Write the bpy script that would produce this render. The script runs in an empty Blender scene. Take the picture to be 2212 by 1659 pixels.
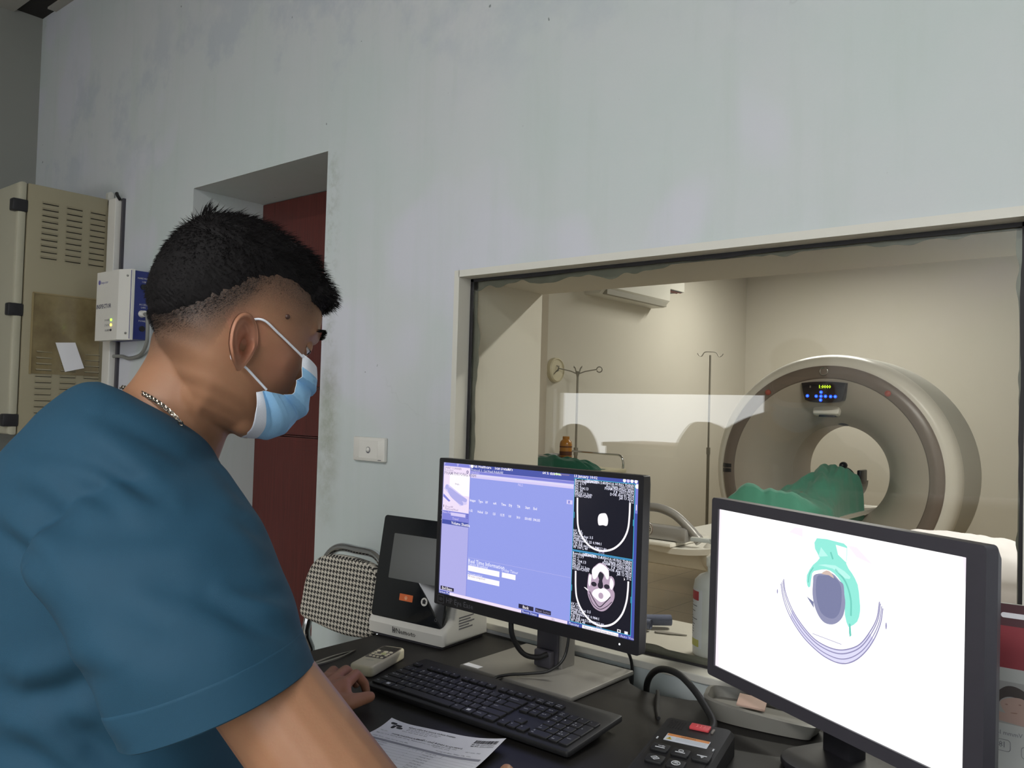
import bpy, bmesh, math, random
from mathutils import Vector as V, Matrix, noise
random.seed(11)
SC = bpy.context.scene
COL = SC.collection
PI = math.pi
R = math.radians

# ------------------------------------------------------------ materials
def lin(c):
    o = []
    for v in c:
        v = v / 255.0
        o.append(v / 12.92 if v <= 0.04045 else ((v + 0.055) / 1.055) ** 2.4)
    return o

def _new(name):
    m = bpy.data.materials.new(name)
    m.use_nodes = True
    nt = m.node_tree
    for n in list(nt.nodes):
        nt.nodes.remove(n)
    out = nt.nodes.new('ShaderNodeOutputMaterial')
    p = nt.nodes.new('ShaderNodeBsdfPrincipled')
    nt.links.new(p.outputs[0], out.inputs[0])
    return m, nt, p, out

def N(nt, t, **kw):
    n = nt.nodes.new(t)
    for k, v in kw.items():
        setattr(n, k, v)
    return n

def math_n(nt, op, a, b=None, c=None):
    n = N(nt, 'ShaderNodeMath', operation=op)
    for i, v in enumerate((a, b, c)):
        if v is None:
            continue
        if isinstance(v, (int, float)):
            n.inputs[i].default_value = v
        else:
            nt.links.new(v, n.inputs[i])
    return n.outputs[0]

def mixc(nt, fac, a, b):
    n = N(nt, 'ShaderNodeMix', data_type='RGBA')
    for sock, v in ((n.inputs[0], fac), (n.inputs[6], a), (n.inputs[7], b)):
        if isinstance(v, (int, float)):
            sock.default_value = v
        elif isinstance(v, (list, tuple)):
            sock.default_value = (v[0], v[1], v[2], 1)
        else:
            nt.links.new(v, sock)
    return n.outputs[2]

def noise_n(nt, scale, detail=4, rough=.55, vec=None, coord='Object'):
    if vec is None:
        vec = N(nt, 'ShaderNodeTexCoord').outputs[coord]
    n = N(nt, 'ShaderNodeTexNoise')
    n.inputs['Scale'].default_value = scale
    n.inputs['Detail'].default_value = detail
    n.inputs['Roughness'].default_value = rough
    nt.links.new(vec, n.inputs['Vector'])
    return n.outputs['Fac']

def ramp(nt, fac, stops):
    n = N(nt, 'ShaderNodeValToRGB')
    el = n.color_ramp.elements
    while len(el) > 1:
        el.remove(el[-1])
    el[0].position = stops[0][0]
    c = stops[0][1]
    el[0].color = (c, c, c, 1) if isinstance(c, (int, float)) else (*c, 1)
    for p, c in stops[1:]:
        e = el.new(p)
        e.color = (c, c, c, 1) if isinstance(c, (int, float)) else (*c, 1)
    nt.links.new(fac, n.inputs[0])
    return n.outputs[0]

def bump(nt, p, height, strength=.2, dist=.002):
    b = N(nt, 'ShaderNodeBump')
    b.inputs['Strength'].default_value = strength
    b.inputs['Distance'].default_value = dist
    nt.links.new(height, b.inputs['Height'])
    nt.links.new(b.outputs[0], p.inputs['Normal'])

def pmat(name, rgb, rough=.5, metal=0., var=.05, scale=25., bmp=0., bscale=250., coat=0., spec=.5, sheen=0., sss=0.):
    m, nt, p, out = _new(name)
    c = lin(rgb)
    a = [min(1, x * (1 - var)) for x in c]
    b = [min(1, x * (1 + var)) for x in c]
    f = noise_n(nt, scale)
    nt.links.new(mixc(nt, f, a, b), p.inputs['Base Color'])
    p.inputs['Roughness'].default_value = rough
    p.inputs['Metallic'].default_value = metal
    p.inputs['Specular IOR Level'].default_value = spec
    if coat:
        p.inputs['Coat Weight'].default_value = coat
        p.inputs['Coat Roughness'].default_value = .08
    if sheen:
        p.inputs['Sheen Weight'].default_value = sheen
        p.inputs['Sheen Roughness'].default_value = .5
    if sss:
        p.inputs['Subsurface Weight'].default_value = sss
        p.inputs['Subsurface Radius'].default_value = (.9, .35, .2)
        p.inputs['Subsurface Scale'].default_value = .006
    if bmp:
        bump(nt, p, noise_n(nt, bscale, 3), bmp)
    return m

def emat(name, rgb, strength=1., rough=.35):
    """a lit screen pixel or lamp: gives off its own colour"""
    m, nt, p, out = _new(name)
    c = lin(rgb)
    p.inputs['Base Color'].default_value = (.01, .01, .012, 1)
    p.inputs['Roughness'].default_value = rough
    p.inputs['Emission Color'].default_value = (*c, 1)
    p.inputs['Emission Strength'].default_value = strength
    return m

# ------------------------------------------------------------ mesh builder
def frame_m(o, x, y, z):
    return Matrix(((x[0], y[0], z[0], o[0]), (x[1], y[1], z[1], o[1]), (x[2], y[2], z[2], o[2]), (0, 0, 0, 1)))

def T(x, y, z):
    return Matrix.Translation((x, y, z))

def RZ(a):
    return Matrix.Rotation(a, 4, 'Z')

def RX(a):
    return Matrix.Rotation(a, 4, 'X')

def RY(a):
    return Matrix.Rotation(a, 4, 'Y')

def rrect(w, h, r, n=5, cx=0, cy=0):
    pts = []
    for k, (sx, sy) in enumerate(((1, 1), (-1, 1), (-1, -1), (1, -1))):
        for i in range(n + 1):
            a = PI / 2 * k + PI / 2 * i / n
            pts.append((cx + sx * (w / 2 - r) + r * math.cos(a), cy + sy * (h / 2 - r) + r * math.sin(a)))
    return pts

def smooth_path(pts, n=6, closed=False):
    pts = [V(p) for p in pts]
    out = []
    L = len(pts)
    segs = L if closed else L - 1
    for i in range(segs):
        p1, p2 = pts[i], pts[(i + 1) % L]
        p0 = pts[(i - 1) % L] if (closed or i > 0) else p1 * 2 - p2
        p3 = pts[(i + 2) % L] if (closed or i + 2 < L) else p2 * 2 - p1
        for k in range(n):
            t = k / n
            out.append(.5 * ((2 * p1) + (p2 - p0) * t + (2 * p0 - 5 * p1 + 4 * p2 - p3) * t * t + (3 * p1 - p0 - 3 * p2 + p3) * t ** 3))
    if not closed:
        out.append(pts[-1])
    return out

_text_cache = {}
def text_geo(s, bold=False):
    key = (s, bold)
    if key not in _text_cache:
        cu = bpy.data.curves.new('lettering', 'FONT')
        cu.body = s
        cu.size = 1
        cu.resolution_u = 1
        cu.offset = .012 if bold else 0.0
        ob = bpy.data.objects.new('lettering', cu)
        COL.objects.link(ob)
        dg = bpy.context.evaluated_depsgraph_get()
        me = bpy.data.meshes.new_from_object(ob.evaluated_get(dg))
        vs = [tuple(v.co) for v in me.vertices]
        fs = [tuple(p.vertices) for p in me.polygons]
        bpy.data.objects.remove(ob)
        bpy.data.curves.remove(cu)
        bpy.data.meshes.remove(me)
        _text_cache[key] = (vs, fs)
    return _text_cache[key]

class MB:
    def __init__(s, M=None):
        s.v, s.f, s.m, s.M = [], [], [], M
    def add(s, vs, fs, mat=0, M=None):
        b = len(s.v)
        MM = s.M @ M if (s.M and M) else (M or s.M)
        for v in vs:
            v = V(v)
            s.v.append(MM @ v if MM else v)
        for f in fs:
            s.f.append([b + i for i in f])
            s.m.append(mat)
        return s
    def bm(s, bm, mat=0, M=None):
        bm.verts.index_update()
        s.add([v.co.copy() for v in bm.verts], [[v.index for v in f.verts] for f in bm.faces], mat, M)
        bm.free()
        return s
    def box(s, c, d, mat=0, bev=0., M=None, seg=2):
        b = bmesh.new()
        bmesh.ops.create_cube(b, size=1)
        for v in b.verts:
            v.co = V((v.co.x * d[0], v.co.y * d[1], v.co.z * d[2]))
        if bev:
            bmesh.ops.bevel(b, geom=b.edges[:], offset=bev, segments=seg, affect='EDGES', profile=.5)
        for v in b.verts:
            v.co += V(c)
        return s.bm(b, mat, M)
    def b2(s, lo, hi, mat=0, bev=0., M=None):
        return s.box([(a + b) / 2 for a, b in zip(lo, hi)], [abs(b - a) for a, b in zip(lo, hi)], mat, bev, M)
    def prism(s, poly, z0, z1, mat=0, M=None, bev=0., seg=2):
        b = bmesh.new()
        vs = [b.verts.new((x, y, z0)) for x, y in poly]
        f = b.faces.new(vs)
        if f.normal.z > 0:
            pass
        r = bmesh.ops.extrude_face_region(b, geom=[f])
        for e in r['geom']:
            if isinstance(e, bmesh.types.BMVert):
                e.co.z = z1
        bmesh.ops.recalc_face_normals(b, faces=b.faces[:])
        if bev:
            es = [e for e in b.edges if abs(e.verts[0].co.z - e.verts[1].co.z) < 1e-7]
            bmesh.ops.bevel(b, geom=es, offset=bev, segments=seg, affect='EDGES', profile=.5)
        return s.bm(b, mat, M)
    def poly(s, pts, mat=0, M=None):
        """flat polygon (may be concave) in 3-D"""
        b = bmesh.new()
        vs = [b.verts.new(p) for p in pts]
        b.faces.new(vs)
        bmesh.ops.triangulate(b, faces=b.faces[:])
        return s.bm(b, mat, M)
    def tube(s, pts, r, n=10, mat=0, M=None, closed=False, caps=True):
        pts = [V(p) for p in pts]
        L = len(pts)
        rr = r if isinstance(r, (list, tuple)) else [r] * L
        vs, fs = [], []
        up = None
        for i, p in enumerate(pts):
            a = pts[(i - 1) % L] if (closed or i > 0) else p
            c = pts[(i + 1) % L] if (closed or i < L - 1) else p
            t = (c - a).normalized() if (c - a).length > 1e-9 else V((0, 0, 1))
            if up is None:
                up = t.orthogonal().normalized()
            up = (up - t * up.dot(t))
            up = up.normalized() if up.length > 1e-6 else t.orthogonal().normalized()
            sd = t.cross(up)
            for k in range(n):
                an = 2 * PI * k / n
                vs.append(p + (up * math.cos(an) + sd * math.sin(an)) * rr[i])
        for i in range(L if closed else L - 1):
            j = (i + 1) % L
            for k in range(n):
                k2 = (k + 1) % n
                fs.append((i * n + k, j * n + k, j * n + k2, i * n + k2))
        if caps and not closed:
            fs.append(tuple(range(n)))
            fs.append(tuple(range((L - 1) * n, L * n))[::-1])
        return s.add(vs, fs, mat, M)
    def cyl(s, a, b, r, n=20, mat=0, M=None, r2=None):
        return s.tube([a, b], [r, r if r2 is None else r2], n, mat, M)
    def lathe(s, prof, n=28, mat=0, M=None, closed=False):
        """(r, z) profile turned round local z"""
        vs, fs = [], []
        L = len(prof)
        for r, z in prof:
            for k in range(n):
                a = 2 * PI * k / n
                vs.append((r * math.cos(a), r * math.sin(a), z))
        for i in range(L if closed else L - 1):
            j = (i + 1) % L
            for k in range(n):
                k2 = (k + 1) % n
                fs.append((i * n + k, i * n + k2, j * n + k2, j * n + k))
        if not closed:
            if prof[0][0] > 1e-6:
                fs.append(tuple(range(n))[::-1])
            if prof[-1][0] > 1e-6:
                fs.append(tuple(range((L - 1) * n, L * n)))
        return s.add(vs, fs, mat, M)
    def ball(s, c, r, mat=0, M=None, n=16, m=10):
        rx, ry, rz = r if isinstance(r, (list, tuple)) else (r, r, r)
        vs, fs = [], []
        for i in range(m + 1):
            t = PI * i / m
            for k in range(n):
                a = 2 * PI * k / n
                vs.append((c[0] + rx * math.sin(t) * math.cos(a), c[1] + ry * math.sin(t) * math.sin(a), c[2] + rz * math.cos(t)))
        for i in range(m):
            for k in range(n):
                k2 = (k + 1) % n
                fs.append((i * n + k, (i + 1) * n + k, (i + 1) * n + k2, i * n + k2))
        return s.add(vs, fs, mat, M)
    def grid(s, fn, nu, nv, mat=0, M=None, closed_u=False, closed_v=False):
        vs = [fn(i / (nu if closed_u else nu - 1), j / (nv if closed_v else nv - 1)) for i in range(nu) for j in range(nv)]
        fs = []
        for i in range(nu if closed_u else nu - 1):
            for j in range(nv if closed_v else nv - 1):
                i2, j2 = (i + 1) % nu, (j + 1) % nv
                fs.append((i * nv + j, i2 * nv + j, i2 * nv + j2, i * nv + j2))
        return s.add(vs, fs, mat, M)
    def text(s, txt, M, size, mat=0, align='L', bold=False, wide=1.):
        """flat lettering in the xy plane of M"""
        vs, fs = text_geo(txt, bold)
        if not vs:
            return s
        x0, x1 = min(v[0] for v in vs), max(v[0] for v in vs)
        off = -x0 if align == 'L' else (-(x0 + x1) / 2 if align == 'C' else -x1)
        return s.add([((v[0] + off) * size * wide, v[1] * size, 0) for v in vs], fs, mat, M)
    def build(s, name, mats, parent=None, smooth=40, weld=True):
        me = bpy.data.meshes.new(name)
        me.from_pydata([tuple(v) for v in s.v], [], s.f)
        mats = mats if isinstance(mats, (list, tuple)) else [mats]
        for m in mats:
            me.materials.append(m)
        me.polygons.foreach_set('material_index', s.m)
        b = bmesh.new()
        b.from_mesh(me)
        if weld:
            bmesh.ops.remove_doubles(b, verts=b.verts[:], dist=1e-6)
        bmesh.ops.recalc_face_normals(b, faces=b.faces[:])
        b.to_mesh(me)
        b.free()
        me.update()
        if smooth:
            me.shade_smooth()
            if smooth < 180:
                me.set_sharp_from_angle(angle=R(smooth))
        o = bpy.data.objects.new(name, me)
        COL.objects.link(o)
        if parent is not None:
            o.parent = parent
        return o

def tag(o, label, cat, group=None):
    o['label'] = label
    o['category'] = cat
    if group:
        o['group'] = group
    return o

def thing(name, label, cat, loc=(0, 0, 0), rotz=0., group=None):
    o = bpy.data.objects.new(name, None)
    o.empty_display_size = .1
    COL.objects.link(o)
    o.location = loc
    o.rotation_euler = (0, 0, rotz)
    tag(o, label, cat, group)
    return o

def struct(o):
    o['kind'] = 'structure'
    return o

# ------------------------------------------------------------ camera (29.3 mm lens, eye height 1.26 m)
CX, CY, FOC = 1106.0, 829.5, 1800.0
yaw, pitch, roll = 0.69078, 0.029, 0.028
_fw = V((-math.sin(yaw) * math.cos(pitch), math.cos(yaw) * math.cos(pitch), math.sin(pitch)))
_r0 = V((math.cos(yaw), math.sin(yaw), 0))
_u0 = _r0.cross(_fw)
_r = _r0 * math.cos(roll) + _u0 * math.sin(roll)
_u = _u0 * math.cos(roll) - _r0 * math.sin(roll)
CAM = V((0, 0, 1.26))
def fig(x, y, d):
    """a point of the seated figure: where it sits in the view and how far away it is (metres)"""
    return CAM + (_fw + _r * ((x - CX) / FOC) - _u * ((y - CY) / FOC)) * d
def on_z(x, y, z):
    d = _fw + _r * ((x - CX) / FOC) - _u * ((y - CY) / FOC)
    return CAM + d * ((z - CAM.z) / d.z)
cam = bpy.data.cameras.new('camera')
cam.sensor_width = 36
cam.sensor_fit = 'HORIZONTAL'
cam.lens = FOC / 2212 * 36
cam.clip_start = .02
camo = bpy.data.objects.new('camera', cam)
COL.objects.link(camo)
camo.matrix_world = frame_m(CAM, _r, _u, -_fw)
SC.camera = camo

vs_ = SC.view_settings
SC.display_settings.display_device = 'sRGB'
vs_.view_transform = 'Standard'
vs_.look = 'None'
vs_.gamma = 1
vs_.use_curve_mapping = False
vs_.exposure = 0.28

# ------------------------------------------------------------ shared materials
def wall_paint():
    m, nt, p, out = _new('blue_wall_paint')
    co = N(nt, 'ShaderNodeTexCoord').outputs['Object']
    big = noise_n(nt, 1.1, 6, .6, co)
    mid = noise_n(nt, 5.0, 5, .6, co)
    base = mixc(nt, ramp(nt, big, [(.38, 0), (.62, 1)]), lin((196, 206, 205)), lin((204, 207, 210)))
    # patches repainted in a paler lilac tone
    lil = ramp(nt, noise_n(nt, .8, 3, .7, co), [(.55, 0), (.585, .8)])
    base = mixc(nt, lil, base, lin((207, 208, 218)))
    # faint drips: noise stretched down the wall
    mp = N(nt, 'ShaderNodeMapping')
    mp.inputs['Scale'].default_value = (9, 9, .9)
    nt.links.new(co, mp.inputs[0])
    drip = ramp(nt, noise_n(nt, 1.6, 5, .6, mp.outputs[0]), [(.5, 0), (.75, .35)])
    base = mixc(nt, drip, base, lin((186, 198, 192)))
    # mould climbing beside the door opening
    sep = N(nt, 'ShaderNodeSeparateXYZ')
    nt.links.new(co, sep.inputs[0])
    def band(v, lo, hi, soft):
        a = N(nt, 'ShaderNodeMapRange', interpolation_type='SMOOTHSTEP')
        a.inputs[1].default_value, a.inputs[2].default_value = lo - soft, lo + soft
        nt.links.new(v, a.inputs[0])
        b = N(nt, 'ShaderNodeMapRange', interpolation_type='SMOOTHSTEP')
        b.inputs[1].default_value, b.inputs[2].default_value = hi + soft, hi - soft
        nt.links.new(v, b.inputs[0])
        return math_n(nt, 'MULTIPLY', a.outputs[0], b.outputs[0])
    mould = math_n(nt, 'MULTIPLY', band(sep.outputs[0], -1.875, -1.83, .055), band(sep.outputs[2], .98, 1.36, .14))
    spots = ramp(nt, noise_n(nt, 11, 6, .7, co), [(.36, .2), (.6, 1)])
    base = mixc(nt, math_n(nt, 'MULTIPLY', math_n(nt, 'MULTIPLY', mould, spots), .95), base, lin((116, 120, 80)))
    mould2 = math_n(nt, 'MULTIPLY', band(sep.outputs[0], -1.885, -1.845, .03), band(sep.outputs[2], 1.3, 1.95, .1))
    sp2 = ramp(nt, noise_n(nt, 16, 6, .75, co), [(.48, 0), (.68, 1)])
    base = mixc(nt, math_n(nt, 'MULTIPLY', math_n(nt, 'MULTIPLY', mould2, sp2), .6), base, lin((130, 138, 118)))
    # damp staining that spreads below the ceiling
    damp = math_n(nt, 'MULTIPLY', band(sep.outputs[2], 2.1, 2.6, .25), ramp(nt, noise_n(nt, 2.3, 6, .65, co), [(.52, 0), (.6, .5)]))
    base = mixc(nt, damp, base, lin((176, 184, 196)))
    # hair cracks
    vor = N(nt, 'ShaderNodeTexVoronoi', feature='DISTANCE_TO_EDGE')
    wv = N(nt, 'ShaderNodeVectorMath', operation='ADD')
    nz = N(nt, 'ShaderNodeTexNoise')
    nz.inputs['Scale'].default_value = 3
    nz.inputs['Detail'].default_value = 5
    nt.links.new(co, nz.inputs['Vector'])
    nt.links.new(co, wv.inputs[0])
    nt.links.new(nz.outputs['Color'], wv.inputs[1])
    nt.links.new(wv.outputs[0], vor.inputs['Vector'])
    vor.inputs['Scale'].default_value = 1.2
    crack = math_n(nt, 'MULTIPLY', ramp(nt, vor.outputs['Distance'], [(0, 1), (.006, 0)]), ramp(nt, noise_n(nt, .9, 2, .5, co), [(.6, 0), (.68, .35)]))
    base = mixc(nt, crack, base, lin((120, 126, 124)))
    # dark specks
    sp = ramp(nt, noise_n(nt, 36, 2, .5, co), [(.77, 0), (.79, .8)])
    base = mixc(nt, sp, base, lin((96, 104, 104)))
    nt.links.new(base, p.inputs['Base Color'])
    p.inputs['Roughness'].default_value = .72
    bump(nt, p, math_n(nt, 'ADD', mid, math_n(nt, 'MULTIPLY', noise_n(nt, 60, 4, .6, co), .3)), .25, .004)
    return m

def tile_mat(name, rgb, grout, size, rough=.35, off=(0, 0)):
    m, nt, p, out = _new(name)
    co = N(nt, 'ShaderNodeTexCoord').outputs['Object']
    br = N(nt, 'ShaderNodeTexBrick')
    br.offset = 0
    br.inputs['Scale'].default_value = 1 / size
    br.inputs['Brick Width'].default_value = 1
    br.inputs['Row Height'].default_value = 1
    br.inputs['Mortar Size'].default_value = .009
    c = lin(rgb)
    br.inputs['Color1'].default_value = (*c, 1)
    br.inputs['Color2'].default_value = (*[x * .93 for x in c], 1)
    br.inputs['Mortar'].default_value = (*lin(grout), 1)
    mp = N(nt, 'ShaderNodeMapping')
    mp.inputs['Location'].default_value = (off[0], off[1], 0)
    nt.links.new(co, mp.inputs[0])
    nt.links.new(mp.outputs[0], br.inputs['Vector'])
    f = ramp(nt, noise_n(nt, 2.5, 6, .65, co), [(.35, 0), (.7, .5)])
    nt.links.new(mixc(nt, f, br.outputs['Color'], [x * .72 for x in c]), p.inputs['Base Color'])
    p.inputs['Roughness'].default_value = rough
    return m

M_WALL = wall_paint()
M_SCANWALL = pmat('cream_scan_room_paint', (206, 201, 189), .75, var=.035, scale=1.5, bmp=.1, bscale=40)
M_CEIL = pmat('white_ceiling_tile', (168, 165, 158), .8, var=.04, scale=8, bmp=.15, bscale=120)
M_VOID = pmat('dark_gap', (34, 31, 29), .9)
M_FLOOR = tile_mat('control_floor_tile', (170, 160, 142), (110, 102, 90), .4)
M_SFLOOR = tile_mat('tan_floor_tile', (150, 133, 106), (88, 76, 58), .5, .4, (.13, .2))
M_TRIM = pmat('white_window_paint', (214, 212, 203), .5, var=.04, scale=14, bmp=.1, bscale=60)
M_SEAL = pmat('black_sealant', (38, 36, 38), .6, var=.3, scale=40)
M_GROUT = pmat('grey_mortar_smear', (120, 118, 106), .85, var=.3, scale=30)
M_BLACK = pmat('black_plastic', (32, 31, 35), .45, var=.1, scale=60, bmp=.06, bscale=900)
M_BLACK2 = pmat('charcoal_plastic', (66, 64, 71), .45, var=.08, scale=50, bmp=.06, bscale=900)
M_WHITE = pmat('white_plastic', (222, 220, 214), .38, var=.025, scale=20)
M_IVORY = pmat('ivory_plastic', (214, 206, 178), .4, var=.03, scale=30)
M_CHROME = pmat('chrome', (205, 207, 210), .14, 1., var=.03)
M_STEEL = pmat('brushed_steel', (164, 162, 158), .34, 1., var=.05, scale=90)
M_CABLE = pmat('black_cable', (24, 24, 25), .5)
M_GREYCABLE = pmat('grey_cable', (128, 128, 124), .5)
M_INK = pmat('black_ink', (30, 30, 34), .7)
M_GREYINK = pmat('grey_ink', (112, 112, 118), .7)
M_PAPER = pmat('white_paper', (232, 232, 238), .8, var=.02, scale=6)
M_KEY = pmat('black_keycap', (22, 22, 24), .55, var=.08, scale=80, bmp=.05, bscale=1200)
# ================================================================ THE SETTING
def wall_cells(xs, zs, y0, y1, skip):
    mb = MB()
    for i in range(len(xs) - 1):
        for j in range(len(zs) - 1):
            if (i, j) not in skip:
                mb.b2((xs[i], y0, zs[j]), (xs[i + 1], y1, zs[j + 1]))
    return mb
WY, WB = 1.45, 1.76           # control face and scan face of the partition
CEIL = 2.905
DX0, DX1, DZ = -2.609, -1.893, 1.968
OX0, OX1, OZ0, OZ1 = -1.37, -.201, .771, 1.572
mb = wall_cells([-3.94, DX0, DX1, OX0, OX1, 1.7], [0, OZ0, OZ1, DZ, 3.1], WY, WB, {(1, 0), (1, 1), (1, 2), (3, 1)})
wf = struct(mb.build('wall_front', M_WALL, smooth=0))
# scan-room skin on the far side of the same partition (also lines the deep window reveal)
mb = wall_cells([-4.2, DX0, DX1, OX0 - .0, OX1, 1.7], [0, OZ0, OZ1, DZ, 3.0], WB, WB + .012, {(3, 1)})
t = .004
mb.b2((OX0 - .002, 1.505, OZ0), (OX0 + t, WB + .01, OZ1)); mb.b2((OX1 - t, 1.505, OZ0), (OX1 + .002, WB + .01, OZ1))
mb.b2((OX0, 1.505, OZ1 - t), (OX1, WB + .01, OZ1 + .002))
mb.b2((OX0, 1.505, OZ0 - .002), (OX1, WB + .006, OZ0 + t))
struct(mb.build('wall_scan_front', M_SCANWALL, smooth=0))
struct(MB().b2((-4.06, -2.3, 0), (-3.94, WY, 3.1)).build('wall_left', pmat('grey_wall_paint', (148, 149, 144), .8, var=.06, scale=1.2, bmp=.1, bscale=50), smooth=0))  # left wall base colour darkened below that of the other walls
struct(MB().b2((1.7, -2.3, 0), (1.82, WB, 3.1)).build('wall_right', M_WALL, smooth=0))
# back wall: the window the glass reflects, plus an unseen one added for light
BY = -2.2
mb = wall_cells([-3.94, -3.86, -2.16, -.42, 1.45, 1.7], [0, .90, 1.0, 1.42, 2.25, 3.1], BY - .12, BY, {(1, 1), (1, 2), (3, 2), (3, 3)})
struct(mb.build('wall_back', M_WALL, smooth=0))
def back_frame(n, x0, x1, z0, z1):
    mb = MB()
    y0, y1 = BY - .09, BY - .04
    for a, b in (((x0, y0, z0), (x0 + .03, y1, z1)), ((x1 - .03, y0, z0), (x1, y1, z1)), ((x0, y0, z1 - .03), (x1, y1, z1)), ((x0, y0, z0), (x1, y1, z0 + .03))):
        mb.b2(a, b)
    struct(mb.build('window_%d' % n, M_TRIM, smooth=0))
back_frame(2, -3.86, -2.16, .90, 1.42)
back_frame(3, -.42, 1.45, 1.0, 2.25)  # unseen right-hand window, added to carry the main light
struct(MB().b2((-4.06, -2.32, -.1), (1.82, WB, 0)).build('floor', M_FLOOR, smooth=0))
# suspended ceiling stops short of the partition, leaving the dark slot seen in the corner
mb = MB()
mb.b2((-3.94, -2.3, CEIL), (1.7, 1.335, CEIL + .04))
mb.b2((-3.80, 1.415, CEIL + .003), (1.7, WY, CEIL + .011))
mb.b2((-3.94, 1.33, CEIL + .012), (1.7, WY, CEIL + .05), 1)
struct(mb.build('ceiling', [M_CEIL, M_VOID], smooth=0))
M_DOOR = None
def door_wood():
    m, nt, p, out = _new('red_brown_door_wood')
    co = N(nt, 'ShaderNodeTexCoord').outputs['Object']
    mp = N(nt, 'ShaderNodeMapping')
    mp.inputs['Scale'].default_value = (40, 40, 1.2)
    nt.links.new(co, mp.inputs[0])
    g = noise_n(nt, 4, 6, .7, mp.outputs[0])
    nt.links.new(mixc(nt, ramp(nt, g, [(.3, 0), (.7, 1)]), lin((72, 29, 25)), lin((101, 44, 38))), p.inputs['Base Color'])
    p.inputs['Roughness'].default_value = .42
    bump(nt, p, g, .12, .002)
    return m
M_DOOR = door_wood()
mb = MB()
zs = [0, 1.140, 1.146, 1.303, 1.309, DZ]
for i in range(5):
    d = .006 if i in (1, 3) else 0
    mb.b2((DX0 + .003, 1.718 + d, zs[i] + .003), (DX1 - .003, 1.758, zs[i + 1] - (.003 if i == 4 else -.0)))
for k in range(4):      # shallow carved lines of the middle panel
    mb.b2((-2.36 - .012 * k, 1.7165, 1.085 + .014 * k), (-2.16 + .012 * k, 1.719, 1.087 + .014 * k), 0)
door = struct(mb.build('door_1', M_DOOR, smooth=0))
MB().cyl((DX1 - .09, 1.7, 1.0), (DX1 - .09, 1.72, 1.0), .026, 20).cyl((DX1 - .09, 1.665, 1.0), (DX1 - .09, 1.70, 1.0), .011, 12).ball((DX1 - .09, 1.655, 1.0), .027).build('door_knob', M_STEEL, door)

# window frame, black seal, mortar smears, glass
mb = MB()
p0, p1 = WY - .004, 1.487
w = .0145
mb.b2((OX0 - w, p0, OZ0 - .0), (OX0 + .0015, p1, OZ1 + w)); mb.b2((OX1 - .0015, p0, OZ0), (OX1 + w, p1, OZ1 + w))
mb.b2((OX0, p0, OZ1 - .0015), (OX1, p1, OZ1 + w)); mb.b2((OX0 - w, p0 - .003, OZ0 - .014), (OX1 + w, 1.5, OZ0 + .0005), 0, .002)
struct(mb.build('trim_1', M_TRIM, smooth=0))
random.seed(3)
mb = MB()
gy = 1.4935
def ragged(ax, lo, hi, edge, sgn, base, amp, y, mat, n=150):
    ph = [random.uniform(0, 9) for _ in range(4)]
    for i in range(n):
        a, b = lo + (hi - lo) * i / n, lo + (hi - lo) * (i + 1) / n
        def wd(t):
            s = (t - lo) * 7
            return base + amp * max(0, noise.noise(V((s, ph[0], 0))) + .45 * noise.noise(V((s * 4, ph[1], 0))) + .1)
        pa, pb = edge + sgn * wd(a), edge + sgn * wd(b)
        if ax == 'x':
            mb.add([(a, y, edge), (b, y, edge), (b, y, pb), (a, y, pa), (a, y + .0008, edge), (b, y + .0008, edge), (b, y + .0008, pb), (a, y + .0008, pa)], [(0, 1, 2, 3), (7, 6, 5, 4), (3, 2, 6, 7)], mat)
        else:
            mb.add([(edge, y, a), (edge, y, b), (pb, y, b), (pa, y, a), (edge, y + .0008, a), (edge, y + .0008, b), (pb, y + .0008, b), (pa, y + .0008, a)], [(0, 1, 2, 3), (7, 6, 5, 4), (3, 2, 6, 7)], mat)
ragged('x', OX0, OX1, OZ1, -1, .008, .004, gy - .0045, 0)
ragged('x', OX0, OX1, OZ1, -1, .011, .026, gy + .0075, 1)
ragged('z', OZ0, OZ1, OX0, 1, .0085, .003, gy - .0045, 0)
ragged('z', OZ0, OZ1, OX0, 1, .014, .012, gy + .0075, 1)
ragged('x', OX0, OX1, OZ0, 1, .006, .002, gy - .0045, 0)
ragged('x', OX0, OX1, OZ0, 1, .016, .012, gy + .0075, 1)
ragged('z', OZ0, OZ1, OX1, -1, .0125, .004, gy - .0045, 0)
ragged('z', OZ0, OZ1, OX1, -1, .0165, .012, gy + .0075, 1)
struct(mb.build('trim_2', [M_SEAL, M_GROUT], smooth=0))
def glass_mat():
    m = bpy.data.materials.new('clear_lead_glass')
    m.use_nodes = True
    nt = m.node_tree
    for n in list(nt.nodes):
        nt.nodes.remove(n)
    out = nt.nodes.new('ShaderNodeOutputMaterial')
    tr = nt.nodes.new('ShaderNodeBsdfTransparent')
    tr.inputs[0].default_value = (.955, .965, .945, 1)
    gl = nt.nodes.new('ShaderNodeBsdfGlossy')
    gl.inputs['Roughness'].default_value = 0.0
    g = nt.nodes.new('ShaderNodeNewGeometry')
    d = nt.nodes.new('ShaderNodeVectorMath')
    d.operation = 'DOT_PRODUCT'
    nt.links.new(g.outputs['Normal'], d.inputs[0])
    nt.links.new(g.outputs['Incoming'], d.inputs[1])
    c = math_n(nt, 'ABSOLUTE', d.outputs['Value'])
    f = math_n(nt, 'MULTIPLY_ADD', math_n(nt, 'POWER', math_n(nt, 'SUBTRACT', 1.0, c), 5.0), .95, .05)
    mx = nt.nodes.new('ShaderNodeMixShader')
    nt.links.new(f, mx.inputs[0])
    nt.links.new(tr.outputs[0], mx.inputs[1])
    nt.links.new(gl.outputs[0], mx.inputs[2])
    nt.links.new(mx.outputs[0], out.inputs[0])
    return m
M_GLASS = glass_mat()
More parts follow.
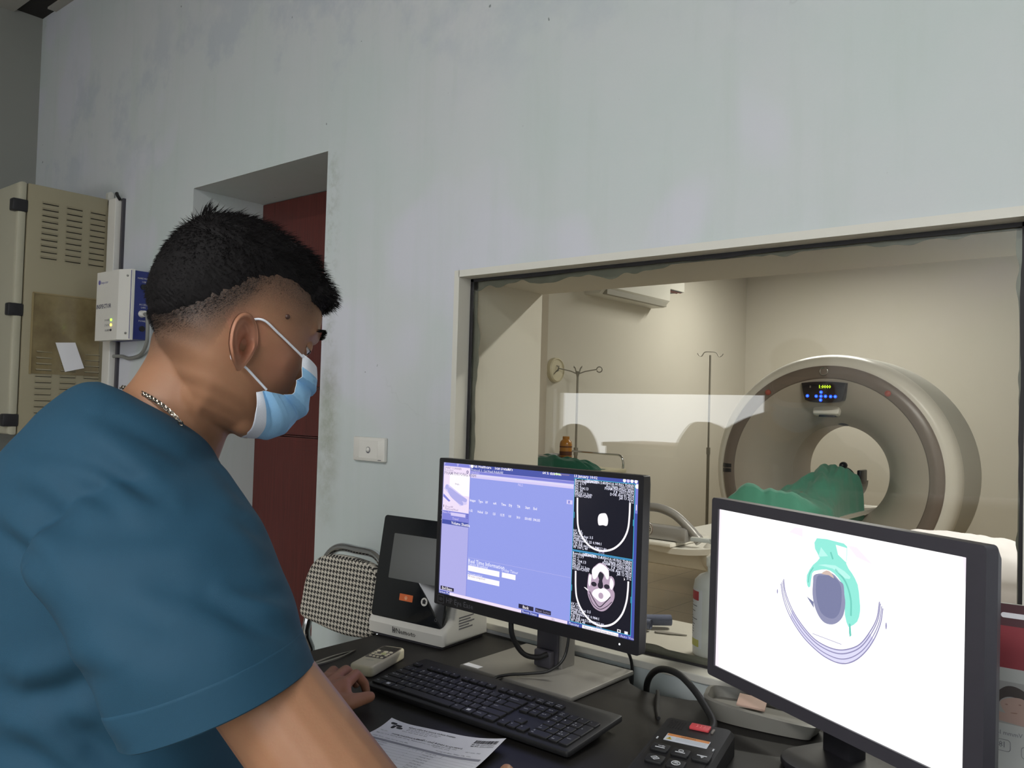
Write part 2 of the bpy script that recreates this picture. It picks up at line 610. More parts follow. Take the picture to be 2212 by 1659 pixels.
struct(MB().b2((OX0, gy - .003, OZ0), (OX1, gy + .006, OZ1)).build('window_1', M_GLASS, smooth=0))

# ---------------------------------------------------------------- scan room shell
SX0, SX1, SY1 = -4.0, 1.6, 9.0
struct(MB().b2((SX0 - .1, WB + .012, 0), (SX0, SY1 + .1, 3)).build('wall_scan_left', M_SCANWALL, smooth=0))
struct(MB().b2((SX0, SY1, 0), (SX1, SY1 + .1, 3)).build('wall_scan_back', M_SCANWALL, smooth=0))
struct(MB().b2((SX1, WB + .012, 0), (SX1 + .1, SY1 + .1, 3)).build('wall_scan_right', M_SCANWALL, smooth=0))
struct(MB().b2((SX0 - .1, WB + .012, 2.9), (SX1 + .1, SY1 + .1, 3.0)).build('ceiling_scan', M_CEIL, smooth=0))
struct(MB().b2((SX0 - .1, WB, -.1), (SX1 + .1, SY1 + .1, 0)).build('floor_scan', M_SFLOOR, smooth=0))
struct(MB().b2((SX0, 5.02, 0), (SX0 + .055, 5.2, 2.9), 0, .004).build('trim_3', pmat('greyer_cream_paint', (188, 178, 162), .75, var=.03), smooth=0))

# ================================================================ SCAN ROOM THINGS
M_CTW = pmat('gantry_white', (236, 233, 225), .34, var=.015, scale=5)
M_CTF = pmat('gantry_face_grey', (186, 177, 166), .42, var=.02, scale=5)  # white plastic with the dimmer front face's shade put into its colour
M_CTD = pmat('gantry_taupe_ring', (128, 116, 108), .33, var=.03, scale=8)
M_CTG = pmat('gantry_rear_grey', (206, 205, 197), .45, var=.02, scale=5)
M_CTB = pmat('gantry_black', (30, 30, 36), .3, var=.05)
M_RED = pmat('dull_red_button', (178, 92, 82), .4)
GX, GY, GZ = -2.125, 6.2, .838
gant = thing('ct_gantry', 'large ring-shaped white and taupe scanner gantry seen through the glass', 'CT scanner', (GX, GY, 0))
GM = frame_m((0, 0, GZ), (1, 0, 0), (0, 0, -1), (0, 1, 0))
def flat_foot(mb):
    for v in mb.v:
        if v.z < .003:
            v.z = .003
    return mb
def ring(name, prof, mat, n=96):
    pts = smooth_path([(r, z, 0) for r, z in prof], 6)
    mb = MB(GM).lathe([(p.x, p.y) for p in pts], n)
    for f in (mb.f[-2:]):
        pass
    mb.f = [f for f in mb.f if len(f) == 4]
    mb.m = [0] * len(mb.f)
    return flat_foot(mb).build(name, mat, gant, 50)
ring('front_cover', [(.705, .0), (.64, .018), (.56, .055), (.48, .12), (.42, .2), (.385, .27), (.366, .32)], M_CTF)
ring('bore_tunnel', [(.366, .32), (.36, .36), (.36, .6), (.37, .74), (.42, .80)], M_CTF)
ring('dark_band', [(.802, .022), (.795, .004), (.755, -.012), (.715, -.006), (.703, .004)], M_CTD)
ring('white_band', [(.80, .02), (.835, .028), (.868, .055), (.886, .1), (.89, .15)], M_CTW)
ring('rear_shell', [(.882, .15), (.89, .19), (.892, .6), (.885, .74), (.86, .80), (.7, .815), (.42, .80)], M_CTG)
# console panel on the upper face
pan = []
for i in range(13):
    x = -.165 + .33 * i / 12
    pan.append((x, .682 - .35 * x * x * 1.1))
low = [(.152, .60), (.135, .545), (.10, .532), (.05, .526), (0, .524), (-.05, .526), (-.10, .532), (-.135, .545), (-.152, .60)]
PX = -.01
cpan = MB().prism([(x, z) for x, z in pan] + low, -.05, .03, 0, frame_m((PX, 0, GZ), (1, 0, 0), (0, 0, 1), (0, -1, 0)), .008).build('control_panel', M_CTB, gant, 30)
M_YEL = emat('yellow_digit_glow', (214, 255, 40), 1.5)
M_BLUE = emat('blue_button_glow', (44, 84, 255), 1.4)
M_BLUEC = emat('blue_button_core', (70, 170, 255), 1.8)
fp = frame_m((PX, -.0312, GZ), (1, 0, 0), (0, 0, 1), (0, -1, 0))
mb = MB(fp)
mb.text('1:0000', T(-.03, .632, 0), .034, 0, 'L', True, 1.0)
mb.build('digital_readout', M_YEL, cpan, 0)
for bx, bz in ((-.015, .603), (-.115, .575), (-.05, .573), (-.015, .573), (.018, .573), (.055, .572), (.088, .572), (-.017, .545)):
    MB(fp @ T(bx, bz, 0)).cyl((0, 0, -.002), (0, 0, .002), .0125, 18, 0).cyl((0, 0, .002), (0, 0, .0026), .005, 12, 1).build('panel_button', [M_BLUE, M_BLUEC], cpan, 30)
MB(fp @ T(-.095, .643, 0)).box((0, 0, 0), (.01, .016, .002)).build('sensor_window', M_STEEL, cpan, 0)
em = frame_m((-.012, -.013, GZ + .757), (1, 0, 0), (0, 0, 1), (0, -1, 0))
bd = MB(em).cyl((0, 0, -.01), (0, 0, .006), .028, 28, 0).build('round_badge', M_CTD, gant, 30)
MB(em).tube([(.028 * math.cos(a * PI / 14), .028 * math.sin(a * PI / 14), .005) for a in range(28)], .004, 8, 0, closed=True).build('badge_rim', M_CHROME, bd)
for sx in (-1, 1):
    a = R(36)
    MB(frame_m((sx * .74 * math.sin(a), -.012, GZ + .74 * math.cos(a)), (1, 0, 0), (0, 0, 1), (0, -1, 0))).cyl((0, 0, -.012), (0, 0, .008), .021, 24, 0).ball((0, 0, .006), (.018, .018, .008)).build('red_stop_button', M_RED, gant, 40)
mb = MB(GM)
for k in (0, 1):
    a0 = PI - .045 + .05 * k
    mb.grid(lambda u, v: ((.803 - .1 * v) * math.cos(a0 + .04 * u), (.803 - .1 * v) * math.sin(a0 + .04 * u), -.0165 + .028 * (v - .5) ** 2 * 4 * .9), 6, 10)
mb.build('black_vent_patch', M_CTB, gant)
lip = MB(frame_m((-.03, .12, GZ + .475), (1, 0, 0), (0, -.4, -.92), (0, .92, -.4))).box((0, 0, 0), (.2, .09, .06), 0, .02).build('laser_lip', M_CTW, gant)
MB(frame_m((-.02, .12, GZ + .434), (1, 0, 0), (0, 1, 0), (0, 0, 1))).box((0, -.01, -.006), (.12, .06, .014), 0, .004).build('laser_slot', M_CTB, lip)
MB().ball((.035, .34, GZ + .372), (.055, .06, .016), 0).build('laser_lens', M_CTB, gant)

# patient table
tab = thing('patient_table', 'long white patient table running from the glass into the scanner ring', 'CT table', (GX, 3.8, 0))
def cradle(u, v):
    x = (u - .5) * .44
    return (x, .12 + v * 3.1, .552 + .5 * x * x + .015 * max(0, v - .97))
mb = MB()
mb.grid(cradle, 12, 24, 0)
mb.grid(lambda u, v: (cradle(u, v)[0], cradle(u, v)[1], cradle(u, v)[2] - .03), 12, 24, 0)
for s in (0, 1):
    mb.grid(lambda u, v: V(cradle(s, v)) - V((0, 0, .03 * u)), 2, 24, 0)
    mb.grid(lambda u, v: V(cradle(v, s)) - V((0, 0, .03 * u)), 2, 12, 0)
mb.build('cradle', M_CTW, tab)
MB().prism(rrect(.10, .42, .05, 6), -.0, .018, 0, frame_m((.0, 3.19, .56), (0, 1, 0), (1, 0, 0), (0, 0, -1))).build('cradle_tip', M_CTG, tab)
MB().b2((-.25, .2, .44), (.25, 2.3, .525), 0, .02).build('table_body', M_CTW, tab)
MB().b2((-.2, .9, 0.0), (.2, 2.2, .45), 0, .03).build('pedestal', M_CTW, tab)
mb = MB()
mb.ball((.27, .42, .515), (.2, .33, .13), 0, None, 28, 18)
for v in mb.v:
    v.z = max(v.z, .43)
    v.x = max(-.02, min(.42, v.x))
mb.build('foot_end_cover', M_CTW, tab)
MB().b2((-.62, .10, .555), (.0, .55, .578), 0, .006).build('pull_out_board', M_CTW, tab)
h = MB()
hp = smooth_path([(-.42, 0, .0), (-.40, 0, .045), (-.3, 0, .115), (-.18, 0, .145), (-.06, 0, .12), (.04, 0, .05), (.10, 0, -.01)], 6)
h.tube([V((p.x + .02, p.y + .2, p.z + .60)) for p in hp], [.024 if .1 < i / len(hp) < .9 else .028 for i in range(len(hp))], 12)
h.b2((-.42, .15, .578), (.06, .25, .655), 0, .022)
hd = h.build('foot_end_handle', pmat('silver_plastic', (158, 156, 154), .36, .3, var=.03), tab)
hb = MB(frame_m((-.17, .148, .632), (1, 0, 0), (0, 0, 1), (0, -1, 0)))
hb.cyl((0, 0, -.004), (0, 0, .006), .038, 28, 0)
hb.text('GE', T(-.024, -.016, .0066), .042, 1, 'L', True)
hb.tube([(.032 * math.cos(a * PI / 14), .032 * math.sin(a * PI / 14), .006) for a in range(28)], .002, 6, 1, closed=True)
hb.build('round_logo_badge', [M_CTD, M_CTG], hd, 30)
MB().b2((-.60, .16, .578), (-.43, .26, .63), 0, .01).build('dark_bumper', M_CTB, tab)

# patient and green sheet
M_SHEET = pmat('green_surgical_cloth', (84, 158, 136), .85, var=.07, scale=30, bmp=.15, bscale=300, sheen=.2)
M_GREEN2 = pmat('dark_green_cloth', (22, 92, 74), .85, var=.1, scale=30, bmp=.15, bscale=300, sheen=.15)
M_PSKIN = pmat('patient_skin', (150, 112, 92), .55, var=.05)
M_HAIR = pmat('black_hair', (20, 18, 19), .55, var=.2, scale=120, bmp=.35, bscale=500)

def capsule(mb, a, b, ra, rb, n=18):
    a, b = V(a), V(b)
    d = (b - a)
    L = d.length
    if L < 1e-6:
        return mb.ball(a, ra, n=n, m=12)
    t = d / L
    pts, rr = [], []
    for i in range(7):
        th = PI / 2 * (1 - i / 6.)
        pts.append(a - t * ra * math.sin(th)); rr.append(max(1e-5, ra * math.cos(th)))
    for i in range(1, 6):
        pts.append(a.lerp(b, i / 6.)); rr.append(ra + (rb - ra) * i / 6.)
    for i in range(7):
        th = PI / 2 * i / 6.
        pts.append(b + t * rb * math.sin(th)); rr.append(max(1e-5, rb * math.cos(th)))
    return mb.tube(pts, rr, n)

def chain(mb, pts, rad):
    for i in range(len(pts) - 1):
        capsule(mb, pts[i], pts[i + 1], rad[i], rad[i + 1])
    return mb

def remeshed(mb, name, mats, voxel, smooth_it=4, parent=None, factor=.5):
    tmp = mb.build('growing', mats[0] if isinstance(mats, list) else mats, None, 0)
    md = tmp.modifiers.new('r', 'REMESH')
    md.mode = 'VOXEL'
    md.voxel_size = voxel
    if smooth_it:
        sm = tmp.modifiers.new('s', 'SMOOTH')
        sm.factor = factor
        sm.iterations = smooth_it
    dg = bpy.context.evaluated_depsgraph_get()
    me = bpy.data.meshes.new_from_object(tmp.evaluated_get(dg))
    me.name = name
    old = tmp.data
    bpy.data.objects.remove(tmp)
    bpy.data.meshes.remove(old)
    me.materials.clear()
    for m in (mats if isinstance(mats, list) else [mats]):
        me.materials.append(m)
    me.shade_smooth()
    o = bpy.data.objects.new(name, me)
    COL.objects.link(o)
    if parent is not None:
        o.parent = parent
    return o

pat = thing('person', 'patient lying on the scanner table under a green sheet, head inside the ring', 'person', (GX, 5.7, 0))
mb = MB()
mb.ball((0, .93, .775), (.076, .095, .10), n=20, m=14)
mb.ball((0, .86, .835), (.055, .06, .045), n=18, m=12)
capsule(mb, (0, .905, .87), (0, .895, .885), .014, .012)
chain(mb, [(0, .84, .75), (0, .72, .72)], [.055, .06])
for s in (-1, 1):
    chain(mb, [(s * .12, .62, .69), (s * .145, .35, .635), (s * .12, .1, .63)], [.04, .034, .028])
    chain(mb, [(s * .08, -.05, .645), (s * .085, -.28, .625), (s * .08, -.53, .615)], [.06, .045, .036])
    capsule(mb, (s * .08, -.55, .62), (s * .09, -.57, .70), .034, .026)
    mb.ball((s * .078, .93, .775), (.012, .022, .03))
    for e in (-1, 1):
        pass
chain(mb, [(0, .6, .70), (0, .3, .675), (0, 0, .66)], [.085, .08, .08])
for s in (-1, 1):
    chain(mb, [(0, .64, .70), (s * .11, .62, .69)], [.07, .055])
body = remeshed(mb, 'body', M_PSKIN, .009, 3, pat)
hair = MB()
hair.grid(lambda u, v: (.083 * math.sin(PI * v) * math.cos(2 * PI * u), .955 + .085 * math.cos(PI * v) * 1.0, .768 + .108 * math.sin(PI * v) * math.sin(2 * PI * u)), 28, 16, closed_u=True)
for v in hair.v:
    if v.y < .93 and v.z > .74:
        v.y = .93 + (v.y - .93) * .15
        v.z = .768 + (v.z - .768) * .93
hair.build('hair', M_HAIR, pat)
hold = thing('head_holder', 'grey cup-shaped head holder behind the patient at the table end', 'head rest', (GX, 6.72, 0))
mb = MB()
mb.grid(lambda u, v: ((.125) * math.cos(PI + PI * u) * (1 - .15 * v), .03 - .12 + .26 * v, .77 + .0 + .165 * math.sin(PI + PI * u) * (1 - .1 * v)), 24, 10)
mb.grid(lambda u, v: ((.108) * math.cos(PI + PI * u) * (1 - .15 * v), .03 - .12 + .26 * v, .77 + .148 * math.sin(PI + PI * u) * (1 - .1 * v)), 24, 10)
mb.build('cup', pmat('grey_foam', (150, 148, 144), .7), hold)
MB().b2((-.05, -.04, .55), (.05, .1, .63), 0, .01).build('stem', M_CTG, hold)
MB().b2((-.13, -.10, .76), (-.10, .06, .86), 0, .008).build('side_pad', M_CTB, hold)
MB().b2((.10, -.10, .76), (.13, .06, .86), 0, .008).build('side_pad', M_CTB, hold)

random.seed(5)
def sheet(u, v):
    # u across the table (far side .. near side), v from feet to neck
    y = -.62 + 1.41 * v
    x = (u - .5) * 2
    hgt = .11 + .015 * math.sin(v * 9) + .07 * math.exp(-((v - .06) / .07) ** 2) + .12 * min(1, max(0, (v - .3) / .4)) + .05 * math.exp(-((v - .93) / .1) ** 2)
    wd = .225 + .05 * math.sin(v * 5 + .6) + .04 * math.exp(-((v - .2) / .2) ** 2)
    top = math.sqrt(max(0, 1 - abs(x) ** 2.6)) * min(1, v / .035) ** .5
    z = .60 + hgt * top - .10 * max(0, abs(x) - .93) / .07
    n = noise.noise(V((x * 1.6 + y * 3.0, y * 4.2 - x * 1.2, 2))) * .030 + noise.noise(V((x * 4, y * 9 + x * 5, 7))) * .014
    ridge = abs(noise.noise(V((y * 3.5 + x * 2.2, x * .8, 4)))) * .05
    z += (n + ridge) * (.4 + .6 * top)
    xx = x * wd * 1.05 + .02 * noise.noise(V((y * 6, x * 2, 1)))
    return (xx, y, max(z, .575 if abs(x) < .95 else .5))
mb = MB()
mb.grid(sheet, 90, 170)
sh = mb.build('surgical_sheet', M_SHEET)
sh.location = (GX, 5.7, 0)
md = sh.modifiers.new('thickness', 'SOLIDIFY')
md.thickness = .003
tag(sh, 'crumpled green sheet draped over the patient on the scanner table', 'sheet')
kn = MB().ball((0, 0, 0), (.028, .05, .028), n=16, m=10).build('dark_strap_end', M_CTB)
kn.location = (GX + .06, 6.43, .90)
tag(kn, 'small dark pad lying on the sheet just below the patient chin', 'pad')

# infusion stands
M_IVP = pmat('dull_stand_metal', (150, 146, 136), .45, .4, var=.05)
def iv_stand(label, x, y, top, hooks, base_r=.28):
    t = thing('infusion_stand', label, 'IV stand', (x, y, 0), 0, 'infusion stands by the far left wall')
    MB().cyl((0, 0, .05), (0, 0, .95), .014, 14).cyl((0, 0, .9), (0, 0, top - .06), .009, 12).cyl((0, 0, .9), (0, 0, .96), .018, 14).build('pole', M_IVP, t)
    for k in range(5):
        a = 2 * PI * k / 5 + .3
        MB().tube([(0, 0, .09), (.12 * math.cos(a), .12 * math.sin(a), .075), (base_r * math.cos(a), base_r * math.sin(a), .045)], .011, 8).build('base_leg', M_IVP, t)
        MB(T(base_r * math.cos(a), base_r * math.sin(a), .026)).cyl((0, -.011, 0), (0, .011, 0), .025, 14).build('caster', M_BLACK, t)
    if hooks == 'rings':
        MB().lathe([(.009, top - .075), (.012, top - .06), (.02, top - .035), (.016, top - .03), (0, top - .03)], 16).build('collar', M_IVP, t)
        for s in (-1, 1):
            c = V((_r0.x, _r0.y, 0)) * s
            pts = [c * .01 + V((0, 0, top - .05)), c * .06 + V((0, 0, top - .03)), c * .15 + V((0, 0, top - .012))]
            pts += [c * (.172 + .022 * math.cos(a)) + V((0, 0, top - .012 + .022 * math.sin(a))) for a in [PI - 2 * PI * k / 16 for k in range(16)]]
            MB().tube(pts, .0045, 8).build('hook', M_IVP, t)
            MB().tube([c * .01 + V((0, 0, top - .045)), c * .022 + V((0, 0, top - .005)), c * .034 + V((0, 0, top + .01)), c * .03 + V((0, 0, top - .005))], .005, 8).build('prong', M_IVP, t)
    else:
        for s in (-1, 1):
            c = V((_r0.x, _r0.y, 0)) * s
            MB().tube(smooth_path([V((0, 0, top - .03)), c * .05 + V((0, 0, top - .035)), c * .075 + V((0, 0, top - .07)), c * .1 + V((0, 0, top - .065)), c * .115 + V((0, 0, top - .045))], 4), .004, 8).build('hook', M_IVP, t)
    return t
iv_stand('steel infusion stand with two ring hooks rising behind the trolley', -3.835, 5.46, 1.60, 'rings', .05)
iv_stand('thin steel infusion stand with small hooks beside the scanner ring', -3.36, 6.82, 1.84, 'small')

# wall clock
clk = thing('wall_clock', 'small round cream wall clock above the trolley', 'clock', (SX0, 5.36, 1.575))
cm = frame_m((0, 0, 0), (0, 1, 0), (0, 0, 1), (1, 0, 0))
MB(cm).lathe([(0, .0), (.098, .0), (.10, .012), (.098, .034), (.088, .042), (.082, .034)], 40).build('case', M_IVORY, clk)
fc = MB(cm @ T(0, 0, .033))
fc.cyl((0, 0, -.004), (0, 0, 0), .083, 40, 0)
for k in range(12):
    a = PI / 6 * k
    fc.text(str(12 if k == 0 else k), T(.064 * math.sin(a), .064 * math.cos(a) - .008, .0006), .022, 1, 'C', True)
fc.build('dial', [pmat('clock_dial', (196, 196, 190), .4), M_INK], clk, 0)
MB(cm).box((.008, .016, .036), (.006, .05, .0015), 0, 0, RZ(-.4)).build('hour_hand', M_INK, clk, 0)
MB(cm).box((0, .026, .038), (.004, .07, .0015), 0, 0, RZ(2.2)).build('minute_hand', M_INK, clk, 0)

# air conditioner under the ceiling of the far left wall
ac = thing('air_conditioner', 'white wall air conditioner high on the far left wall', 'air conditioner', (SX0, 6.32, 2.235))
MB().prism([(0, 0), (.14, 0), (.2, .06), (.205, .24), (.17, .28), (0, .28)], -.55, .55, 0, frame_m((0, 0, 0), (1, 0, 0), (0, 0, 1), (0, -1, 0)), .008).build('body', M_TRIM, ac, 30)
MB().b2((.145, -.5, .0), (.19, .5, .045), 0, 0).build('louver', pmat('louver_grey', (150, 146, 134), .6), ac, 0)
tk = thing('pipe_cover', 'open dark-slotted pipe cover beside the air conditioner', 'pipe cover', (SX0, 7.02, 2.42))
MB().b2((0, -.2, -.0), (.16, .2, .12), 0, .006).build('housing', M_TRIM, tk, 0)
for k in range(3):
    MB().b2((.02, -.17, -.006 - .0 * k), (.15, .17, .004), 0, 0).build('slot', M_BLACK2, tk, 0) if k == 0 else MB().b2((.05 + .04 * k, -.17, -.011), (.058 + .04 * k, .17, -.002)).build('slat', M_RED, tk, 0)

# trolley with its load
tr = thing('trolley', 'grey instrument trolley with chrome rail against the far left wall', 'trolley', (-3.64, 5.2, 0))
MB().b2((-.31, -.21, .80), (.31, .21, .828), 0, .005).build('top_tray', M_IVORY, tr)
MB().b2((-.29, -.2, .28), (.29, .2, .30), 0, .004).build('lower_shelf', M_IVORY, tr)
for sx in (-1, 1):
    for sy in (-1, 1):
        MB().cyl((sx * .28, sy * .18, .06), (sx * .28, sy * .18, .80), .012, 12).build('leg', M_CHROME, tr)
        MB(T(sx * .28, sy * .18, .032)).cyl((0, -.012, 0), (0, .012, 0), .031, 16).build('caster', M_BLACK, tr)
MB().tube(smooth_path([(.29, -.19 + .38, .828), (.29, .19, .88), (.26, .19, .925), (.15, .19, .93), (-.15, .19, .935), (-.29, .19, .935)], 5), .008, 10).build('rail', M_CHROME, tr)
MB().tube(smooth_path([(-.10, -.19, .828), (-.11, -.19, .88), (-.15, -.19, .905), (-.29, -.19, .91)], 5), .008, 10).build('rail', M_CHROME, tr)
def lump(w, d, h, seed, nu=40, nv=40, pw=2.4):
    def f(u, v):
        x, y = (u - .5) * 2, (v - .5) * 2
        rr = max(0, 1 - (abs(x) ** pw + abs(y) ** pw)) ** .5
        k = noise.noise(V((x * 2 + seed, y * 2.2, seed))) * .45 + abs(noise.noise(V((x * 3 + y * 2, seed, y)))) * .7
        return (x * w / 2 * (1 + .1 * noise.noise(V((y * 2, seed, 1)))), y * d / 2, h * rr * (.62 + .6 * k))
    return f
def cloth_pile(name, label, cat, loc, rot, w, d, h, seed, mat, skew=0):
    mb = MB()
    f = lump(w, d, h, seed)
    mb.grid(lambda u, v: V(f(u, v)) + V((0, 0, skew * h * (.5 - u) * (1 if f(u, v)[2] > .004 else 0))), 44, 44)
    b = len(mb.v)
    mb.add([(v.x, v.y, 0) for v in mb.v], mb.f[:], 0)
    o = mb.build(name, mat)
    o.location = loc
    o.rotation_euler = (0, 0, rot)
    return tag(o, label, cat)
cloth_pile('surgical_cloth', 'crumpled dark green cloth piled on the trolley', 'cloth', (-3.63, 5.06, .829), .25, .56, .20, .105, 3.1, M_GREEN2, .5)
bt = thing('antiseptic_bottle', 'amber bottle with brown label bands standing on the trolley', 'bottle', (-3.775, 5.24, .828))
M_AMB = pmat('amber_plastic', (176, 118, 44), .3, var=.05, coat=.3)
MB().lathe([(0, 0), (.044, 0), (.048, .008), (.048, .165), (.044, .185), (.03, .2), (.026, .204), (.026, .21), (0, .21)], 28).build('bottle_body', M_AMB, bt)
MB().lathe([(.0, .206), (.027, .206), (.027, .226), (0, .228)], 20).build('cap', M_AMB, bt)
M_BRN = pmat('brown_label', (92, 52, 34), .6)
for z0, z1 in ((.142, .152), (.08, .112), (.05, .072)):
    MB().lathe([(.0482, z0), (.0486, z0), (.0486, z1), (.0482, z1)], 28).build('label_band', M_BRN, bt)
bx = MB().b2((-.04, -.03, 0), (.04, .03, .055), 0, .003).build('carton', M_PAPER)
bx.location = (-3.82, 4.985, .829)
tag(bx, 'small white carton at the near end of the trolley', 'box')
bp = MB().prism(rrect(.16, .1, .03), 0, .05, 0, T(0, 0, 0), .016).build('blue_pouch', pmat('navy_cloth', (52, 64, 116), .7, var=.1))
bp.location = (-3.88, 5.06, .829)
tag(bp, 'navy blue pouch on the trolley beside the white carton', 'pouch')
bw = MB().lathe([(0, 0), (.045, 0), (.06, .03), (.066, .085), (.06, .085), (.054, .03), (0, .01)], 28).build('steel_bowl', M_PAPER)
bw.location = (-3.88, 5.27, .829)
tag(bw, 'pale round container behind the pouch on the trolley', 'container')

# gurney with pillow at the right
gu = thing('gurney', 'white covered gurney close behind the glass on the right', 'bed', (-.45, 3.75, 0))
MB().b2((-.55, -.9, .5), (.36, .9, .62), 0, .03).build('mattress', pmat('white_sheeted_mattress', (192, 188, 186), .8, var=.03, scale=4, bmp=.1, bscale=90), gu)
MB().b2((-.55, -.915, .12), (.36, -.9, .5), 0, .004).build('hanging_sheet', pmat('white_sheet', (186, 182, 180), .85, var=.03, scale=3), gu)
for sx in (-.5, .3):
    for sy in (-.8, .8):
        MB().cyl((sx, sy, 0.0), (sx, sy, .5), .016, 12).build('leg', M_STEEL, gu)
MB().tube([(.36, -.93, .62), (.12, -.93, .43)], .014, 8).build('side_bar', pmat('brown_bar', (140, 118, 108), .5), gu)
pl = MB()
def pillow(u, v):
    th, ph = 2 * PI * u, PI * v
    x = math.copysign(abs(math.cos(th)) ** .55, math.cos(th)) * math.sin(ph) ** .5
    y = math.copysign(abs(math.sin(th)) ** .55, math.sin(th)) * math.sin(ph) ** .5
    e = max(abs(x), abs(y))
    z = math.cos(ph) * (1 - .55 * e ** 4)
    w = noise.noise(V((x * 2, y * 2, z))) * .16
    return (x * .3, y * .21, .125 + z * .125 * (1 + w) + .008 * noise.noise(V((x * 6, y * 5, 3))))
pl.grid(pillow, 64, 30, closed_u=True)
po = pl.build('pillow', pmat('white_pillow_case', (196, 192, 193), .85, var=.02, scale=5, bmp=.12, bscale=60))
po.location = (-.66, 3.26, .612)
po.rotation_euler = (0, 0, .1)
tag(po, 'white pillow lying on the gurney at the right edge', 'pillow')

# things on the ledge behind the glass
M_BOTL = pmat('milky_bottle_plastic', (226, 226, 224), .32, var=.015)
pb = thing('pump_bottle', 'white hand-gel pump bottle on the window ledge behind the glass', 'bottle', (-.752, 1.567, OZ0 + .004))
pbm = RZ(.25)
mb = MB(pbm)
prof = [(.0, 0), (.036, 0), (.041, .005), (.0415, .02), (.0415, .135), (.039, .15), (.03, .16), (.016, .166), (.0145, .168), (.0145, .18)]
mb.lathe([(r, z) for r, z in prof] + [(0, .18)], 36)
mb.build('bottle_body', M_BOTL, pb)
mb = MB(pbm)
mb.lathe([(0, .178), (.017, .178), (.017, .196), (.009, .2), (.006, .203), (.006, .222), (.012, .223), (.013, .233), (0, .235)], 20)
mb.b2((-.05, -.006, .224), (0, .006, .233), 0, .002)
mb.build('pump', M_WHITE, pb)
lb = MB()
def wrap(z0, z1, a0, a1, rad, mat, n=14):
    lb.grid(lambda u, v: (rad * math.cos(a0 + (a1 - a0) * u), rad * math.sin(a0 + (a1 - a0) * u), z0 + (z1 - z0) * v), n, 2, mat)
A0, A1 = R(178), R(262)
wrap(.02, .135, A0, A1, .0418, 0)
wrap(.113, .131, A0, R(250), .0420, 1)
wrap(.022, .036, A0 + .2, R(252), .0420, 2)
random.seed(8)
for k in range(13):
    z = .106 - k * .0052
    wrap(z, z + .0016, A0 + .12, A0 + .12 + random.uniform(.5, 1.05), .0421, 3, 10)
lb.build('paper_label', [M_PAPER, pmat('crimson_label', (186, 62, 72), .6), pmat('yellow_label', (196, 192, 96), .6), M_GREYINK], pb)
M_BLUECL = pmat('blue_grey_cloth', (112, 118, 142), .9, var=.12, scale=60, bmp=.3, bscale=300)
rc = MB()
for (x, y, r_, l, an) in ((-.055, -.01, .014, .10, .15), (-.02, .028, .016, .085, .75), (-.06, .005, .009, .06, .2)):
    m = T(x, y, r_ * .9) @ RZ(an)
    pts = []
    for k in range(60):
        a = k * .32
        q = r_ * (1 - k / 75)
        pts.append((q * math.cos(a), q * math.sin(a)))
    rc.grid(lambda u, v: ((v - .5) * l, pts[int(u * 59)][0] * (1 + .1 * noise.noise(V((v * 3, u * 8, l)))), pts[int(u * 59)][1] * .85), 60, 8, 0, m)
ro = rc.build('rolled_cloth', M_BLUECL)
ro.location = (-.93, 1.64, OZ0 + .006)
tag(ro, 'blue grey cloth rolled up on the window ledge', 'cloth')
fe = MB().prism([(-.035, .004), (-.02, .011), (.0, .008), (.036, .001), (.036, -.001), (0, -.006), (-.03, -.006)], 0, .002, 0, RZ(.35)).build('paper_scrap', pmat('grey_paper', (150, 144, 136), .8))
fe.location = (-.893, 1.648, OZ0 + .005)
tag(fe, 'thin pointed grey scrap on the ledge beside the rolled cloth', 'scrap')

# cabinet and chair added out of view to break up the window reflection
ca = thing('filing_cabinet', 'low grey cabinet with wooden top under the back window, seen reflected in the glass', 'cabinet', (-2.70, -1.9, 0))
MB().b2((-.32, -.25, 0), (.30, .25, 1.03), 0, .005).build('body', M_CTG, ca)
MB().b2((-.34, -.26, 1.03), (.32, .27, 1.055), 0, .004).build('wooden_top', pmat('beech_wood', (196, 160, 132), .5), ca)

oc = thing('office_chair', 'black office chair with rounded back below the back window, seen reflected in the glass', 'chair', (-3.43, -1.72, 0))  # added chair back stands in for a dark head-shaped blob
MB(frame_m((0, -.18, .90), (1, 0, 0), (0, .05, 1), (0, -1, .05))).prism([(q.x, q.y) for q in smooth_path([(-.17, -.26, 0), (-.19, 0, 0), (-.165, .16, 0), (-.09, .245, 0), (.02, .26, 0), (.11, .225, 0), (.17, .13, 0), (.19, 0, 0), (.17, -.26, 0)], 4, True)], -.03, .03, 0, None, .02, 3).build('backrest', M_BLACK, oc, 50)
MB(T(0, .05, .47)).prism(rrect(.46, .44, .1, 6), -.035, .035, 0, None, .02, 3).build('seat', M_BLACK, oc, 50)
MB().cyl((0, .05, .07), (0, .05, .44), .028, 16).build('pole', M_BLACK, oc)
MB().tube(smooth_path([(0, .0, .44), (0, -.19, .46), (0, -.22, .6), (0, -.205, .75)], 5), .018, 10).build('back_bar', M_BLACK, oc)
for k in range(5):
    a = 2 * PI * k / 5
    MB().tube([(0, .05, .09), (.25 * math.cos(a), .05 + .25 * math.sin(a), .05)], .016, 8).build('base_leg', M_BLACK, oc)
    MB(T(.25 * math.cos(a), .05 + .25 * math.sin(a), .026)).cyl((0, -.015, 0), (0, .015, 0), .025, 14).build('caster', M_BLACK, oc)

